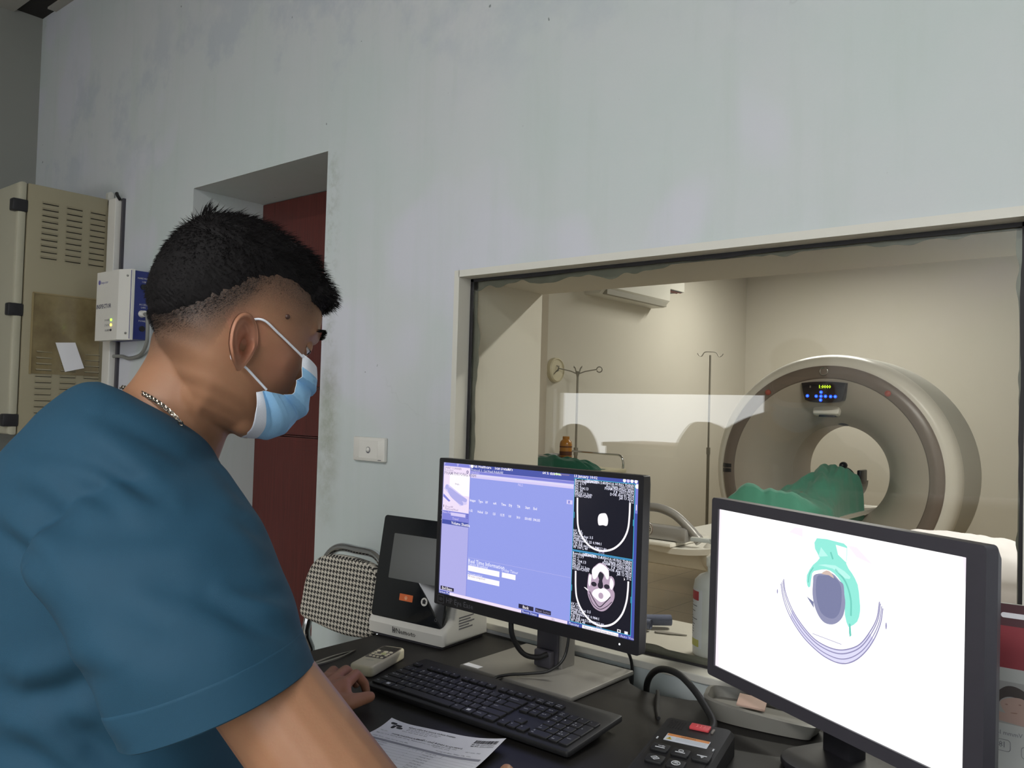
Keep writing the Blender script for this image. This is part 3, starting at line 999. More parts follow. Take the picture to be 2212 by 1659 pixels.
# ================================================================ CONTROL ROOM, WALL THINGS
sw = thing('light_switch', 'white light switch plate on the blue wall between door and window', 'light switch', (-1.666, WY, 1.143))
sm = frame_m((0, 0, 0), (1, 0, 0), (0, 0, 1), (0, -1, 0))
MB(sm).prism(rrect(.122, .062, .003, 3), 0, .013, 0, None, .003).build('plate', M_WHITE, sw, 30)
MB(sm).b2((-.036, -.023, .0128), (.036, .023, .0136)).build('insert', M_WHITE, sw, 0)
MB(sm).cyl((0, -.002, .01), (0, -.002, .0142), .0085, 20, 1).ball((0, -.001, .014), (.0062, .0062, .005), 0).build('dimmer_knob', [M_WHITE, M_GREYINK], sw)
MB(sm).b2((.038, -.0275, .0129), (.05, -.0255, .0134)).build('maker_mark', M_GREYINK, sw, 0)

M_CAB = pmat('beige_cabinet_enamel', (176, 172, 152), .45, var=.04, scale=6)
M_CABS = pmat('beige_cabinet_side', (158, 150, 126), .5, var=.05, scale=6)  # same enamel, with the shade of the side put into the colour
CABX, CABY = -3.172, 1.146
cb = thing('electrical_cabinet', 'tall beige electrical cabinet with louvred side on the wall at the left edge', 'cabinet', (CABX, WY, 1.12))
HC = .883
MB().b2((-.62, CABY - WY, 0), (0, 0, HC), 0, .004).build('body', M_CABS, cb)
MB().prism([(-.62, 0), (-.02, 0), (0, .0), (0, HC), (-.02, HC), (-.62, HC)], 0, .03, 0, frame_m((0, CABY - WY - .002, 0), (1, 0, 0), (0, 0, 1), (0, -1, 0)), .01).build('door', M_CAB, cb, 30)
for hz in (.80, .435, .05):
    MB().b2((-.028, CABY - WY - .05, hz - .022), (.004, CABY - WY - .0, hz + .022), 0, .005).build('hinge', M_BLACK, cb)
def louvres(z0, n, step):
    lv = MB()
    for c in range(3):
        y0 = -.258 + c * .083
        for k in range(n):
            z = z0 - k * step
            lv.add([(.0005, y0, z), (.0005, y0 + .056, z), (.007, y0 + .053, z - .0075), (.007, y0 + .003, z - .0075)], [(0, 1, 2, 3)], 0)
            lv.add([(.007, y0 + .003, z - .0075), (.007, y0 + .053, z - .0075), (.0005, y0 + .056, z - .0095), (.0005, y0, z - .0095)], [(0, 1, 2, 3)], 1)
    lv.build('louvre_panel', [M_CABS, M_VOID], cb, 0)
louvres(.828, 10, .0215)
louvres(.30, 11, .0215)
MB(frame_m((0, -.018, HC), (0, 1, 0), (0, 0, 1), (1, 0, 0))).prism(rrect(.022, .06, .0105), -.02, 0, 0).build('mounting_lug', M_CTG, cb)
pk = thing('document_pocket', 'clear yellowed plastic document pocket stuck to the cabinet side', 'pocket', (CABX, WY - .15, 1.47))
def pocket_mat():
    m, nt, p, out = _new('yellowed_clear_plastic')
    f = noise_n(nt, 9, 5, .6)
    nt.links.new(mixc(nt, ramp(nt, f, [(.35, 0), (.65, 1)]), lin((138, 124, 90)), lin((112, 98, 70))), p.inputs['Base Color'])
    p.inputs['Roughness'].default_value = .25
    p.inputs['Coat Weight'].default_value = .4
    bump(nt, p, noise_n(nt, 5, 3), .25, .01)
    return m
MB().grid(lambda u, v: (.003 + .004 * math.sin(PI * u) * math.sin(PI * v) + .0015 * noise.noise(V((u * 4, v * 4, 1))), -.125 + .235 * u, -.135 + .285 * v), 20, 24).build('sleeve', pocket_mat(), pk)
MB().b2((.001, -.126, .148), (.005, .112, .153)).b2((.001, -.128, -.137), (.005, -.122, .15)).build('seam', pmat('amber_seam', (150, 134, 98), .3), pk, 0)
no = MB().prism([(-.046, .052), (.022, .049), (.046, -.046), (-.022, -.055)], 0, .0012).build('paper_note', M_PAPER, None, 0)
no.matrix_world = frame_m((CABX + .0095, WY - .145, 1.403), (0, 1, 0), (0, 0, 1), (1, 0, 0)) @ RZ(.12)
tag(no, 'small white paper note stuck on the plastic pocket', 'note')

td = thing('cable_trunking', 'white vertical cable trunking beside the cabinet', 'cable trunking', (-3.115, WY, 0))
MB().b2((-.05, -.03, 1.05), (.008, 0, 2.0), 0, .002).build('channel', M_WHITE, td, 0)
MB().b2((.012, -.010, 1.05), (.026, 0, 2.0), 0, 0).build('dark_strip', M_BLACK2, td, 0)
tg = MB().tube(smooth_path([(-3.12, 1.43, 2.02), (-3.10, 1.42, 2.012), (-3.105, 1.435, 1.995)], 4), .006, 8).build('trunking_cable', M_CABLE)
tg.parent = td
tg.matrix_parent_inverse = td.matrix_world.inverted()
tg.location = (3.115, -WY, 0)

# white and blue signal box
IX0, IX1, IZ0, IZ1 = -3.088, -2.872, 1.464, 1.705
ib = thing('signal_box', 'white wall box with blue side and two small lights beside the cabinet', 'wall box', ((IX0 + IX1) / 2, WY, (IZ0 + IZ1) / 2))
hw, hh = (IX1 - IX0) / 2, (IZ1 - IZ0) / 2
IDP = .062
im = frame_m((0, 0, 0), (1, 0, 0), (0, 0, 1), (0, -1, 0))
MB().b2((-hw, -.072, -hh), (hw, 0, hh), 0, .001).build('back_case', pmat('royal_blue_plastic', (42, 52, 118), .4, var=.03), ib, 0)
mb = MB()
xi = hw - .05
P8 = [(-hw - .002, -.06), (-hw - .002, -IDP - .03), (xi, -IDP - .03), (hw + .002, -.070), (hw + .002, -.06)]
vs = [(x, y, z) for z in (-hh - .003, hh + .003) for x, y in P8]
mb.add(vs, [(0, 1, 2, 3, 4), (9, 8, 7, 6, 5), (0, 5, 6, 1), (1, 6, 7, 2), (2, 7, 8, 3), (3, 8, 9, 4), (4, 9, 5, 0)])
mb.build('front_cover', M_WHITE, ib, 0)
fm = im @ T(0, 0, IDP + .0306)
mb = MB(fm)
mb.text('INSPECTOR', T(-hw + .004, -.008, 0), .0215, 0, 'L', True, 1.0)
mb.build('name_print', pmat('navy_ink', (44, 48, 84), .6), ib, 0)
mb = MB(fm)
mb.cyl((-hw + .02, hh - .034, 0), (-hw + .02, hh - .034, .0004), .0085, 16)
mb.text('Inspector', T(-hw + .034, hh - .04, 0), .014)
mb.build('logo_print', pmat('lilac_ink', (112, 108, 176), .6), ib, 0)
mb = MB(fm)
for z, s in ((-.052, 'POWER'), (-.070, 'STATUS'), (-.088, 'ALARM')):
    mb.text(s, T(.002, z - .004, 0), .011, 0, 'R')
mb.build('indicator_print', M_GREYINK, ib, 0)
for z, m in ((-.052, emat('green_led', (150, 255, 60), 2.5)), (-.070, emat('yellow_led', (255, 214, 70), 4)), (-.088, M_BLACK2)):
    MB(fm).ball((.013, z, 0), (.006, .0045, .003), n=12, m=8).build('indicator_lamp', m, ib)
sidem = frame_m((hw, 0, 0), (0, 1, 0), (0, 0, 1), (1, 0, 0))
for z, n in ((.065, 'socket'), (-.082, 'socket')):
    MB(sidem).cyl((-.028, z, 0), (-.028, z, .004), .010, 18).build(n, M_BLACK, ib)
mb = MB(sidem)
for z, s in ((.092, 'HARDWARE'), (.08, 'USB'), (-.0, 'ACCESS'), (-.01, 'LAN'), (-.058, 'POWER')):
    mb.text(s, T(-.026, z, .0005), .0085, 0, 'C')
mb.build('side_print', M_WHITE, ib, 0)
for dx, z in ((.012, hh - .02), (.012, -hh + .02)):
    MB(fm).ball((hw - .014, z, -.014), .004, n=10, m=6).build('screw', M_STEEL, ib)
plg = MB(sidem).cyl((-.03, -.03, 0), (-.03, -.03, .022), .013, 20, 0, None, .011).build('plug', M_WHITE, ib)
cpts = smooth_path([(IX1 + .022, 1.42, 1.553), (IX1 + .043, 1.418, 1.545), (IX1 + .046, 1.42, 1.49), (IX1 + .03, 1.425, 1.445), (IX1 - .03, 1.435, 1.412), (IX1 - .12, 1.44, 1.402), (-3.05, 1.44, 1.41), (-3.085, 1.425, 1.41)], 8)
gc = MB().tube(cpts, .0065, 10).build('signal_cable', M_GREYCABLE)
tag(gc, 'grey cable looping under the white wall box', 'cable')
# ================================================================ DESK AND WHAT STANDS ON IT
DT = .75
M_DESK = pmat('black_desk_laminate', (27, 25, 24), .5, var=.10, scale=60, bmp=.05, bscale=500, spec=.3)
dk = thing('desk', 'black laminate desk along the wall under the window', 'desk', (0, 0, 0))
dp = [(-1.41, .60), (1.05, .60), (1.05, 1.446), (-.60, 1.446), (-.63, 1.425), (-.665, 1.395), (-.70, 1.368), (-.75, 1.352), (-.79, 1.354), (-.825, 1.372), (-.85, 1.405), (-.862, 1.446), (-1.41, 1.446)]
MB().prism(dp, DT - .028, DT, 0, None, .003).build('desktop', M_DESK, dk, 30)
MB().b2((-1.39, .64, 0), (-1.365, 1.40, DT - .028)).build('side_panel', M_DESK, dk, 0)
MB().b2((1.005, .64, 0), (1.03, 1.40, DT - .028)).build('side_panel', M_DESK, dk, 0)
MB().b2((-1.365, 1.28, .3), (1.005, 1.30, DT - .028)).build('modesty_panel', M_DESK, dk, 0)

class Scr:
    """flat picture elements on a lit screen; u right, v down, both 0..1"""
    def __init__(s, M, w, h):
        s.mb, s.M, s.w, s.h, s.mats, s.idx = MB(M), M, w, h, [], {}
    def mat(s, m):
        if m.name not in s.idx:
            s.idx[m.name] = len(s.mats)
            s.mats.append(m)
        return s.idx[m.name]
    def p(s, u, v, l):
        return ((u - .5) * s.w, (.5 - v) * s.h, .00012 * l)
    def rect(s, u0, v0, u1, v1, m, l=1):
        s.mb.add([s.p(u0, v0, l), s.p(u0, v1, l), s.p(u1, v1, l), s.p(u1, v0, l)], [(0, 1, 2, 3)], s.mat(m))
    def poly(s, pts, m, l=1, sm=0):
        if sm:
            pts = [(q.x, q.y) for q in smooth_path([(a, b, 0) for a, b in pts], sm, True)]
        s.mb.poly([s.p(a, b, l) for a, b in pts], s.mat(m))
    def line(s, pts, wd, m, l=2, sm=6):
        P = [V(((a - .5) * s.w, (.5 - b) * s.h, 0)) for a, b in pts]
        if sm:
            P = smooth_path(P, sm)
        vs, fs = [], []
        for i, q in enumerate(P):
            t = (P[min(i + 1, len(P) - 1)] - P[max(i - 1, 0)]).normalized()
            n = V((-t.y, t.x, 0)) * wd / 2
            vs += [(q.x + n.x, q.y + n.y, .00012 * l), (q.x - n.x, q.y - n.y, .00012 * l)]
        for i in range(len(P) - 1):
            fs.append((2 * i, 2 * i + 1, 2 * i + 3, 2 * i + 2))
        s.mb.add(vs, fs, s.mat(m))
    def text(s, t, u, v, size, m, l=3, align='L', bold=False, wide=1.):
        x, y, z = s.p(u, v, l)
        s.mb.text(t, T(x, y - size * .35, z), size, s.mat(m), align, bold, wide)
    def disc(s, u, v, r, m, l=2, ru=None):
        x, y, z = s.p(u, v, l)
        n = 22
        s.mb.add([(x + (ru or r) * math.cos(2 * PI * k / n), y + r * math.sin(2 * PI * k / n), z) for k in range(n)], [tuple(range(n))], s.mat(m))
    def build(s, name, parent):
        return s.mb.build(name, s.mats, parent, 0, weld=False)

def mon_frame(c, yw, tilt):
    n = V((math.sin(yw), -math.cos(yw), 0))
    rt = V((math.cos(yw), math.sin(yw), 0))
    up = V((0, 0, 1)) * math.cos(tilt) - n * math.sin(tilt)
    return frame_m(c, rt, up, n * math.cos(tilt) + V((0, 0, 1)) * math.sin(tilt))

# ---------------------------------------------------------------- scan console monitor
SWd, SHt = .476, .2657
C1 = V((-.9605, 1.2244, 1.0125))
m1 = thing('monitor', 'black flat monitor with blue scan software on its silver stand', 'monitor', (-.975, 1.308, DT), 0, 'monitors on the desk')
off = -V((-.975, 1.308, DT))
F1 = Matrix.Translation(off) @ mon_frame(C1, -.0446, .0122)
bw0, bw1, bt_, bb = .0098, .0105, .0087, .0226
mb = MB(F1)
def bezel(mb, w, h, l, r_, t_, b_, dep, rad, z0=-.0015, zf=.0025):
    outer = rrect(w + l + r_, h + t_ + b_, rad, 5, (r_ - l) / 2, (t_ - b_) / 2)
    inner = rrect(w, h, .0008, 5)
    n = len(outer)
    vs = [(x, y, zf) for x, y in outer] + [(x, y, zf) for x, y in inner] + [(x, y, z0) for x, y in inner] + [(x, y, -dep * .4) for x, y in outer]
    ox = [(x * .94, y * .9, -dep) for x, y in outer]
    vs += ox
    fs = []
    for i in range(n):
        j = (i + 1) % n
        fs.append((i, j, n + j, n + i))
        fs.append((n + i, n + j, 2 * n + j, 2 * n + i))
        fs.append((j, i, 3 * n + i, 3 * n + j))
        fs.append((3 * n + j, 3 * n + i, 4 * n + i, 4 * n + j))
    fs.append(tuple(range(4 * n, 5 * n)))
    mb.add(vs, fs)
    return mb
bez1 = bezel(mb, SWd, SHt, bw0, bw1, bt_, bb, .042, .004).build('housing', M_BLACK, m1, 30)
mb = MB(F1 @ T(0, 0, .0028))
y0 = -SHt / 2 - bb * .52
mb.text('HP Eye Ease', T(-SWd / 2 + .026, y0 - .004, 0), .0155, 0)
ix, iy = -SWd / 2 + .010, y0 + .001
for a, b in (((-.0085, -.0075), (.0085, -.0075)), ((.0085, -.0075), (.0085, .0075)), ((.0085, .0075), (-.0085, .0075)), ((-.0085, .0075), (-.0085, -.0075)), ((-.003, -.0105), (.003, -.0105))):
    mb.tube([(ix + a[0], iy + a[1], 0), (ix + b[0], iy + b[1], 0)], .0004, 4)
mb.tube([(ix + .0045 * math.cos(k * PI / 8), iy + .0026 * math.sin(k * PI / 8), 0) for k in range(16)], .0004, 4, closed=True)
mb.ball((ix, iy, 0), (.0014, .0014, .0004), n=10, m=6)
mb.build('front_print', pmat('dim_grey_print', (112, 112, 120), .6), bez1, 0)
MB(F1 @ T(SWd / 2 - .028, y0 + .001, .0026)).ball((0, 0, 0), (.0017, .0017, .0008), n=12, m=6).build('power_light', emat('white_led', (240, 244, 255), 2.0), bez1)

E_ = {}
def col(name, rgb, s=1.0):
    if name not in E_:
        E_[name] = emat('screen_' + name, rgb, s * .84, .25)
    return E_[name]
B0 = col('periwinkle', (148, 158, 232)); B1 = col('navy', (70, 82, 166)); B2 = col('lilac', (176, 174, 232)); WHT = col('white', (255, 250, 255))
PNK = col('pink_white', (240, 224, 248)); DRK = col('dark_button', (44, 40, 64)); BLK = col('ct_black', (22, 22, 34)); CYN = col('cyan', (70, 188, 220))
GRY = col('grey', (150, 140, 168)); TXT = col('pale_text', (236, 236, 255)); DTX = col('dim_text', (128, 116, 156)); VIO = col('violet', (128, 130, 214)); LIM = col('lime', (196, 236, 140))
MUS = col('ct_muscle', (186, 164, 186)); DARKT = col('ct_dark', (46, 42, 54)); LAV = col('lavender', (214, 204, 246)); LILT = col('lilac_tint', (222, 214, 246))
s = Scr(F1 @ T(0, 0, -.0008), SWd, SHt)
s.rect(0, 0, 1, 1, B0, 0)
s.rect(0, .0, .162, 1, B2, 1)
s.rect(.162, 0, 1, .036, B1, 1); s.rect(.162, .036, .712, .046, B1, 1); s.rect(.162, .046, .712, .066, VIO, 1)
s.rect(.165, .047, .71, .0485, LAV, 2)
s.rect(.166, .068, .709, .083, LILT, 2); s.rect(.166, .083, .709, .098, LAV, 2)
s.poly([(.004, .026), (.012, .002), (.078, .002), (.085, .026)], VIO, 2); s.poly([(.086, .026), (.094, .003), (.152, .003), (.161, .028)], VIO, 2)
s.rect(.003, .027, .161, .366, PNK, 2); s.rect(.04, .08, .161, .24, WHT, 3)
s.rect(.163, .0, .165, 1, VIO, 2)
s.text('SMART SCANNER', .008, .04, .0062, DTX, 4); s.text('In position', .008, .056, .006, DTX, 4); s.text('PHAM PHUONG ANH', .007, .079, .0094, GRY, 4, bold=True)
s.disc(.146, .058, .0032, DTX, 4); s.disc(.146, .058, .0014, PNK, 5)
# little figure on a couch
s.poly([(.006, .20), (.03, .165), (.15, .262), (.148, .30), (.11, .32)], LAV, 4)
s.disc(.026, .187, .0052, B2, 6)
s.poly([(.03, .2), (.045, .19), (.10, .232), (.148, .262), (.142, .285), (.12, .28), (.128, .296), (.118, .312), (.06, .268), (.036, .23)], B2, 5, 3)
s.poly([(.006, .24), (.05, .29), (.04, .298), (.004, .262)], VIO, 5)
s.text('Image...', .075, .155, .005, DTX, 5)
s.text('iDoserW', .02, .335, .006, DTX, 5); s.text('FastScout/Head', .02, .352, .006, DTX, 5); s.rect(.008, .325, .011, .343, DARKT, 5)
s.rect(.003, .369, .163, .462, VIO, 2); s.rect(.055, .376, .143, .4, LAV, 3); s.text('Name Patient:', .004, .38, .006, LAV, 4)
for k in range(3):
    s.rect(.15, .375 + .012 * k, .158, .379 + .012 * k, B1, 4)
s.text('Travel', .066, .42, .0068, LAV, 4)
s.rect(.003, .437, .164, .47, B1, 3); s.text('Volume Shuttle', .06, .4535, .0085, WHT, 4, bold=True)
for k, vv in enumerate((.37, .406, .44)):
    s.disc(-.0035, vv, .0022, TXT, 14)
s.text('GE Healthcare', .183, .0075, .008, WHT, 4, bold=True); s.disc(.172, .009, .0042, WHT, 4)
s.text('Scan Details', .302, .0075, .008, WHT, 4, bold=True); s.text('APs', .374, .0075, .008, WHT, 4, bold=True)
s.text('64 % disk free', .556, .0085, .0078, WHT, 4, bold=True); s.rect(.6165, .0045, .643, .0145, LIM, 4); s.rect(.643, .0055, .688, .0135, DTX, 4)
s.text('13 January 10:02', .7115, .0085, .0078, WHT, 4, bold=True)
s.text('Protocol: 1. Cai Head Adult/All', .168, .0365, .0068, TXT, 4); s.text('summary', .168, .056, .0062, LAV, 4)
for u, t_ in zip((.1665, .2165, .257, .301, .345, .387, .43, .474, .516), ('Images', 'Type', 'kV', 'mA', 'Time', 'Dly', 'Tilt', 'Start', 'End')):
    s.text(t_, u, .2635, .0070, WHT, 4, bold=True, wide=.85)
for u, t_ in zip((.166, .214, .257, .301, .342, .387, .43, .473, .516), ('1-32', 'Helical', '120', '125', '15.75', '0.0', '30.0', 'S50.435', 'S94.335')):
    s.text(t_, u, .341, .0068, WHT, 4, bold=True, wide=.8)
s.text('NL2', .432, .11, .007, LAV, 4)
s.rect(.679, .176, .706, .203, LAV, 3); s.rect(.6865, .18, .694, .199, VIO, 4)
s.rect(.165, .6895, .711, .6905, LAV, 2)
s.text('Real Time Information', .171, .712, .0108, TXT, 4, bold=True); s.text('Patient Breathing', .171, .735, .0078, TXT, 4); s.text('Delay Timer', .362, .729, .0082, TXT, 4)
s.rect(.17, .747, .3485, .787, WHT, 3); s.rect(.362, .7475, .4355, .784, WHT, 3)
s.text('Dosemonitor', .171, .806, .0074, TXT, 4); s.rect(.1695, .815, .35, .852, WHT, 3); s.text('All scans completed', .172, .823, .0058, GRY, 4)
s.rect(.0095, .943, .091, .9695, DRK, 4); s.text('End Exam', .05, .956, .0075, WHT, 5, 'C', True)
s.rect(.457, .9405, .534, .9705, DRK, 4); s.text('Back', .495, .9555, .0078, WHT, 5, 'C', True)
s.rect(.543, .9415, .621, .9695, DRK, 4); s.text('Next Series', .582, .9555, .007, GRY, 5, 'C')
s.rect(0, .978, 1, 1, B1, 3); s.rect(.066, .9785, .472, 1, PNK, 4); s.text('System Messages', .002, .988, .0068, TXT, 5)
s.rect(.5615, .979, .7015, 1, PNK, 4); s.text('Recon Status', .478, .988, .0068, TXT, 5); s.text('Idle', .632, .99, .006, GRY, 5, 'C')
s.rect(.7705, .979, .931, 1, WHT, 4); s.text('Planning', .709, .989, .0068, TXT, 5); s.text('Planning: additional views may be possible', .778, .9905, .0058, GRY, 5, wide=.85)
s.text('Auto View', .94, .989, .0068, LAV, 5)
s.rect(.712, .018, 1, 1 - .021, B1, 2); s.rect(.985, .02, .999, .21, VIO, 3)
for u, k in ((.937, 0), (.953, 1), (.969, 2), (.986, 3)):
    s.disc(u, .0095, .0032, WHT if k != 1 else LAV, 4); s.rect(u + .0075, .0035, u + .0082, .0165, VIO, 4)
s.disc(.9915, .04, .004, WHT, 5); s.rect(.989, .155, .992, .19, WHT, 5)
for v0, v1 in ((.0245, .502), (.5065, .9755)):
    s.rect(.7125, v0, .9835, v1, CYN, 4); s.rect(.7145, v0 + .0035, .9815, v1 - .0035, BLK, 5)
AR1 = [(.7299, .153), (.7325, .2653), (.7384, .3484), (.7606, .4136), (.7957, .4612), (.8344, .4781), (.8719, .4705), (.9083, .4414), (.9391, .3872), (.9579, .3161), (.963, .2349), (.9639, .1478)]
s.line(AR1, .0034, WHT, 7)
AR2 = [(.7327, .6371), (.7352, .7413), (.7429, .8158), (.7666, .8846), (.8017, .935), (.8403, .956), (.8777, .9498), (.9139, .9171), (.9444, .8534), (.9607, .775), (.9659, .7005), (.9669, .6404)]
s.line(AR2, .0034, WHT, 7)
s.poly([(.834, .2426), (.848, .2345), (.8621, .2359), (.8712, .2662), (.8706, .3005), (.8638, .3135), (.850, .311), (.8318, .3152), (.8264, .2888), (.8272, .2611)], WHT, 7, 4)
for v0 in (.0, .4825):
    lt = ['Revolution ACT', 'Ex: 1179', 'Se: 2', 'Im: 104.13', 'Im: 30']
    for k, t_ in enumerate(lt):
        s.text(t_, .717, .0385 + v0 + .0165 * k, .0072, TXT, 7, bold=True)
    s.text('ST64/100', .772, .036 + v0, .0066, TXT, 7, bold=True); s.text('A91', .845, .037 + v0, .0066, TXT, 7)
    for k, t_ in enumerate(('DFOV 21.3cm', 'STND/C/H30')):
        s.text(t_, .717, .123 + v0 + .0155 * k, .0066, TXT, 7, bold=True)
    for k, t_ in enumerate(('BENH VIEN DA KHOA HUNG THINH', 'Acc Num: 2301132391', 'PHAM PHUONG ANH', 'F 8  2301132391', 'DOB: Aug 01 2014', 'Jan 13 2023', '512')):
        s.text(t_, .979, .0385 + v0 + .0168 * k, .0068, TXT, 7, 'R', True, .92)
    for k, t_ in enumerate(('kV 120', 'mA 125', 'Noise Index: 3.5', 'Small Head', '5.000mm/21.25 0.984:1', 'Tilt: 0.0', '1.0s /HE 04:51:40 PM/12.80', 'W 100 L 40')):
        s.text(t_, .717, .372 + v0 + .0155 * k, .0066, TXT, 7, bold=True)
    s.text('P175', .848, .49 + v0, .006, LAV, 7, 'C')
    for u in (.7165, .9785):
        s.rect(u, .25 + v0, u + .0018, .29 + v0, CYN, 7)
s.poly([(.8224, .5786), (.8409, .5567), (.8645, .5608), (.8815, .5902), (.8847, .63), (.8939, .6274), (.9058, .6444), (.9088, .6771), (.9026, .7092), (.9099, .7306), (.9085, .7713), (.8933, .8165), (.8709, .8541), (.8477, .865), (.8188, .8471), (.796, .7925), (.7892, .7463), (.789, .698), (.794, .6379), (.807, .6412), (.8095, .6026)], MUS, 7, 3)
s.poly([(.8248, .5814), (.8409, .5612), (.8648, .5709), (.8807, .5972), (.8827, .6441), (.8736, .6534), (.8612, .6229), (.8445, .6104), (.8312, .6517), (.8196, .6686), (.8108, .6574), (.8078, .61)], WHT, 8, 3)
s.poly([(.8156, .7453), (.8305, .7272), (.8632, .7141), (.8869, .7308), (.892, .7562), (.8742, .7888), (.8511, .8061), (.8271, .7897), (.8113, .7672)], WHT, 8, 3)
s.poly([(.795, .648), (.806, .65), (.804, .69), (.80, .72), (.793, .70)], WHT, 8, 3); s.poly([(.891, .64), (.903, .66), (.904, .69), (.896, .715), (.887, .69)], WHT, 8, 3)
s.poly([(.8445, .6138), (.8614, .6297), (.8551, .6654), (.8583, .69), (.8468, .695), (.8391, .68), (.8409, .6626), (.8356, .6402)], DARKT, 9, 3)
s.disc(.8475, .7, .0058, DARKT, 9); s.disc(.851, .7655, .0052, MUS, 9); s.disc(.8185, .70, .004, DARKT, 9, .006); s.disc(.876, .70, .004, DARKT, 9, .006)
s.line([(.80, .752), (.82, .80), (.846, .838), (.872, .80), (.893, .76)], .0016, DARKT, 9); s.line([(.797, .77), (.815, .825), (.846, .853), (.875, .83), (.9, .79)], .0012, DARKT, 9)
s.poly([(.7728, .7324), (.7801, .7317), (.7949, .7446), (.7917, .7524)], WHT, 8)
s.poly([(.9486, .6206), (.9486, .64), (.953, .635)], WHT, 8)
s.rect(.926, .953, .941, .972, WHT, 7); s.rect(.9295, .9575, .9375, .9675, BLK, 8); s.rect(.957, .955, .971, .972, WHT, 7)
s.build('screen', m1)

# stand
M_STAND = pmat('silver_grey_stand', (146, 143, 138), .4, .25, var=.03, scale=40)
MB(T(*off)).b2((-1.108, 1.204, DT + .001), (-.842, 1.413, DT + .010), 0, .0025).build('stand_base', M_STAND, m1, 30)
MB(T(*off)).b2((-1.102, 1.208, DT + .0101), (-1.064, 1.224, DT + .0105)).build('paper_sticker', M_PAPER, m1, 0)
cl = MB(T(*off)).b2((-1.002, 1.318, DT + .008), (-.945, 1.362, 1.02), 0, .004).build('stand_column', M_STAND, m1, 30)
MB(T(*off)).b2((-1.003, 1.311, DT + .010), (-.952, 1.319, .99), 0, .003).build('column_cover', M_BLACK2, cl, 30)
MB(T(*off)).b2((-.998, 1.296, DT + .012), (-.957, 1.312, DT + .045), 0, .004).build('cable_holder', M_BLACK2, cl, 30)
MB(F1).b2((-.07, -.06, -.10), (.05, .05, -.04), 0, .006).build('mount_block', M_BLACK, m1)
MB(T(*off)).tube(smooth_path([(-1.005, 1.232, .872), (-1.003, 1.235, .83), (-.992, 1.255, .795), (-.977, 1.28, .785), (-.965, 1.297, .79)], 6), .005, 10).build('cable', M_CABLE, m1)
cb2 = MB().tube(smooth_path([(-.915, 1.30, .86), (-.915, 1.285, .80), (-.93, 1.26, .775), (-.96, 1.235, .768), (-.985, 1.212, .766), (-1.0, 1.19, .763), (-.995, 1.17, .762)], 6), .0028, 8).build('keyboard_cable', M_CABLE)
tag(cb2, 'thin black keyboard cable crossing the silver monitor stand', 'cable')
cb3 = MB().tube(smooth_path([(-.862, 1.30, .88), (-.862, 1.34, .85), (-.861, 1.41, .80), (-.86, 1.435, .76), (-.857, 1.43, .70)], 6), .003, 8).build('power_cable', M_CABLE)
tag(cb3, 'black cable hanging straight down behind the right end of the scan monitor', 'cable')

# ---------------------------------------------------------------- camera-view monitor
C2 = V((-.4258, 1.2293, .9639))
O2 = V((-.405, 1.285, DT))
m2 = thing('monitor', 'black flat monitor at the right with a bright white picture of the patient', 'monitor', O2, 0, 'monitors on the desk')
F2 = Matrix.Translation(-O2) @ mon_frame(C2, -.4753, .0087)
bez2 = bezel(MB(F2), SWd, .2663, .0175, .0262, .018, .019, .045, .006).build('housing', M_BLACK2, m2, 30)
W2 = col('camera_white', (255, 255, 255), 1.25)
s = Scr(F2 @ T(0, 0, -.0008), SWd, .2663)
PK2 = col('camera_pink', (253, 243, 253)); TEAL = col('camera_teal', (150, 238, 222)); TEAL2 = col('camera_pale_teal', (190, 250, 240)); TEAL3 = col('camera_deep_teal', (118, 208, 192))
SLT = col('camera_slate', (126, 130, 166)); SLT2 = col('camera_pale_slate', (148, 150, 182)); LIN = col('camera_line', (150, 146, 186)); LVD = col('camera_lavender', (226, 224, 250)); TAN = col('camera_tan', (214, 190, 180))
s.rect(0, 0, 1, 1, W2, 0)
s.poly([(.0, .0), (.012, 0), (.004, .5), (.02, 1), (0, 1)], PK2, 1); s.poly([(.985, 0), (1, 0), (1, .2)], PK2, 1)
s.poly([(.36, .055), (.385, .02), (.42, .02), (.42, .065)], PK2, 1); s.poly([(.605, .06), (.64, .06), (.70, .13), (.64, .11)], PK2, 1)
A1 = [(.3275, .3614), (.3426, .4482), (.3748, .5321), (.4271, .6097), (.4811, .657), (.5326, .6824), (.5892, .6834), (.6359, .6495), (.677, .5852), (.7099, .5026), (.7319, .4123), (.739, .3341)]
A4 = [(.3401, .3296), (.3504, .4018), (.3825, .486), (.426, .5523), (.4761, .6026), (.5238, .6209), (.5733, .6194), (.617, .5955), (.659, .5507), (.6925, .4774), (.7183, .3946), (.7269, .306)]
lerp2 = lambda k: [(a[0] + (b[0] - a[0]) * k, a[1] + (b[1] - a[1]) * k) for a, b in zip(A1, A4)]
s.poly(A1[2:10] + A4[2:10][::-1], LVD, 1)
for k, w_ in ((0, .0017), (.33, .0014), (.72, .0016), (1, .0017)):
    s.line(lerp2(k), w_, LIN, 2)
s.poly([(.4819, .0562), (.5672, .053), (.6045, .0673), (.6024, .1573), (.6249, .1992), (.6471, .2501), (.6554, .3248), (.6581, .3819), (.6484, .4394), (.624, .4745), (.6151, .4785), (.6014, .4253), (.5978, .3178), (.5857, .2626), (.5551, .2232), (.5242, .2134), (.4852, .2316), (.4655, .2539), (.4588, .3293), (.4465, .3286), (.4434, .272), (.4686, .206), (.4958, .161), (.475, .1154)], TEAL, 2, 2)
s.poly([(.56, .07), (.603, .075), (.602, .15), (.57, .12)], W2, 3); s.poly([(.50, .10), (.53, .14), (.49, .155)], TEAL2, 3); s.poly([(.49, .2), (.56, .18), (.62, .22), (.60, .235), (.55, .2)], TEAL2, 3, 2)
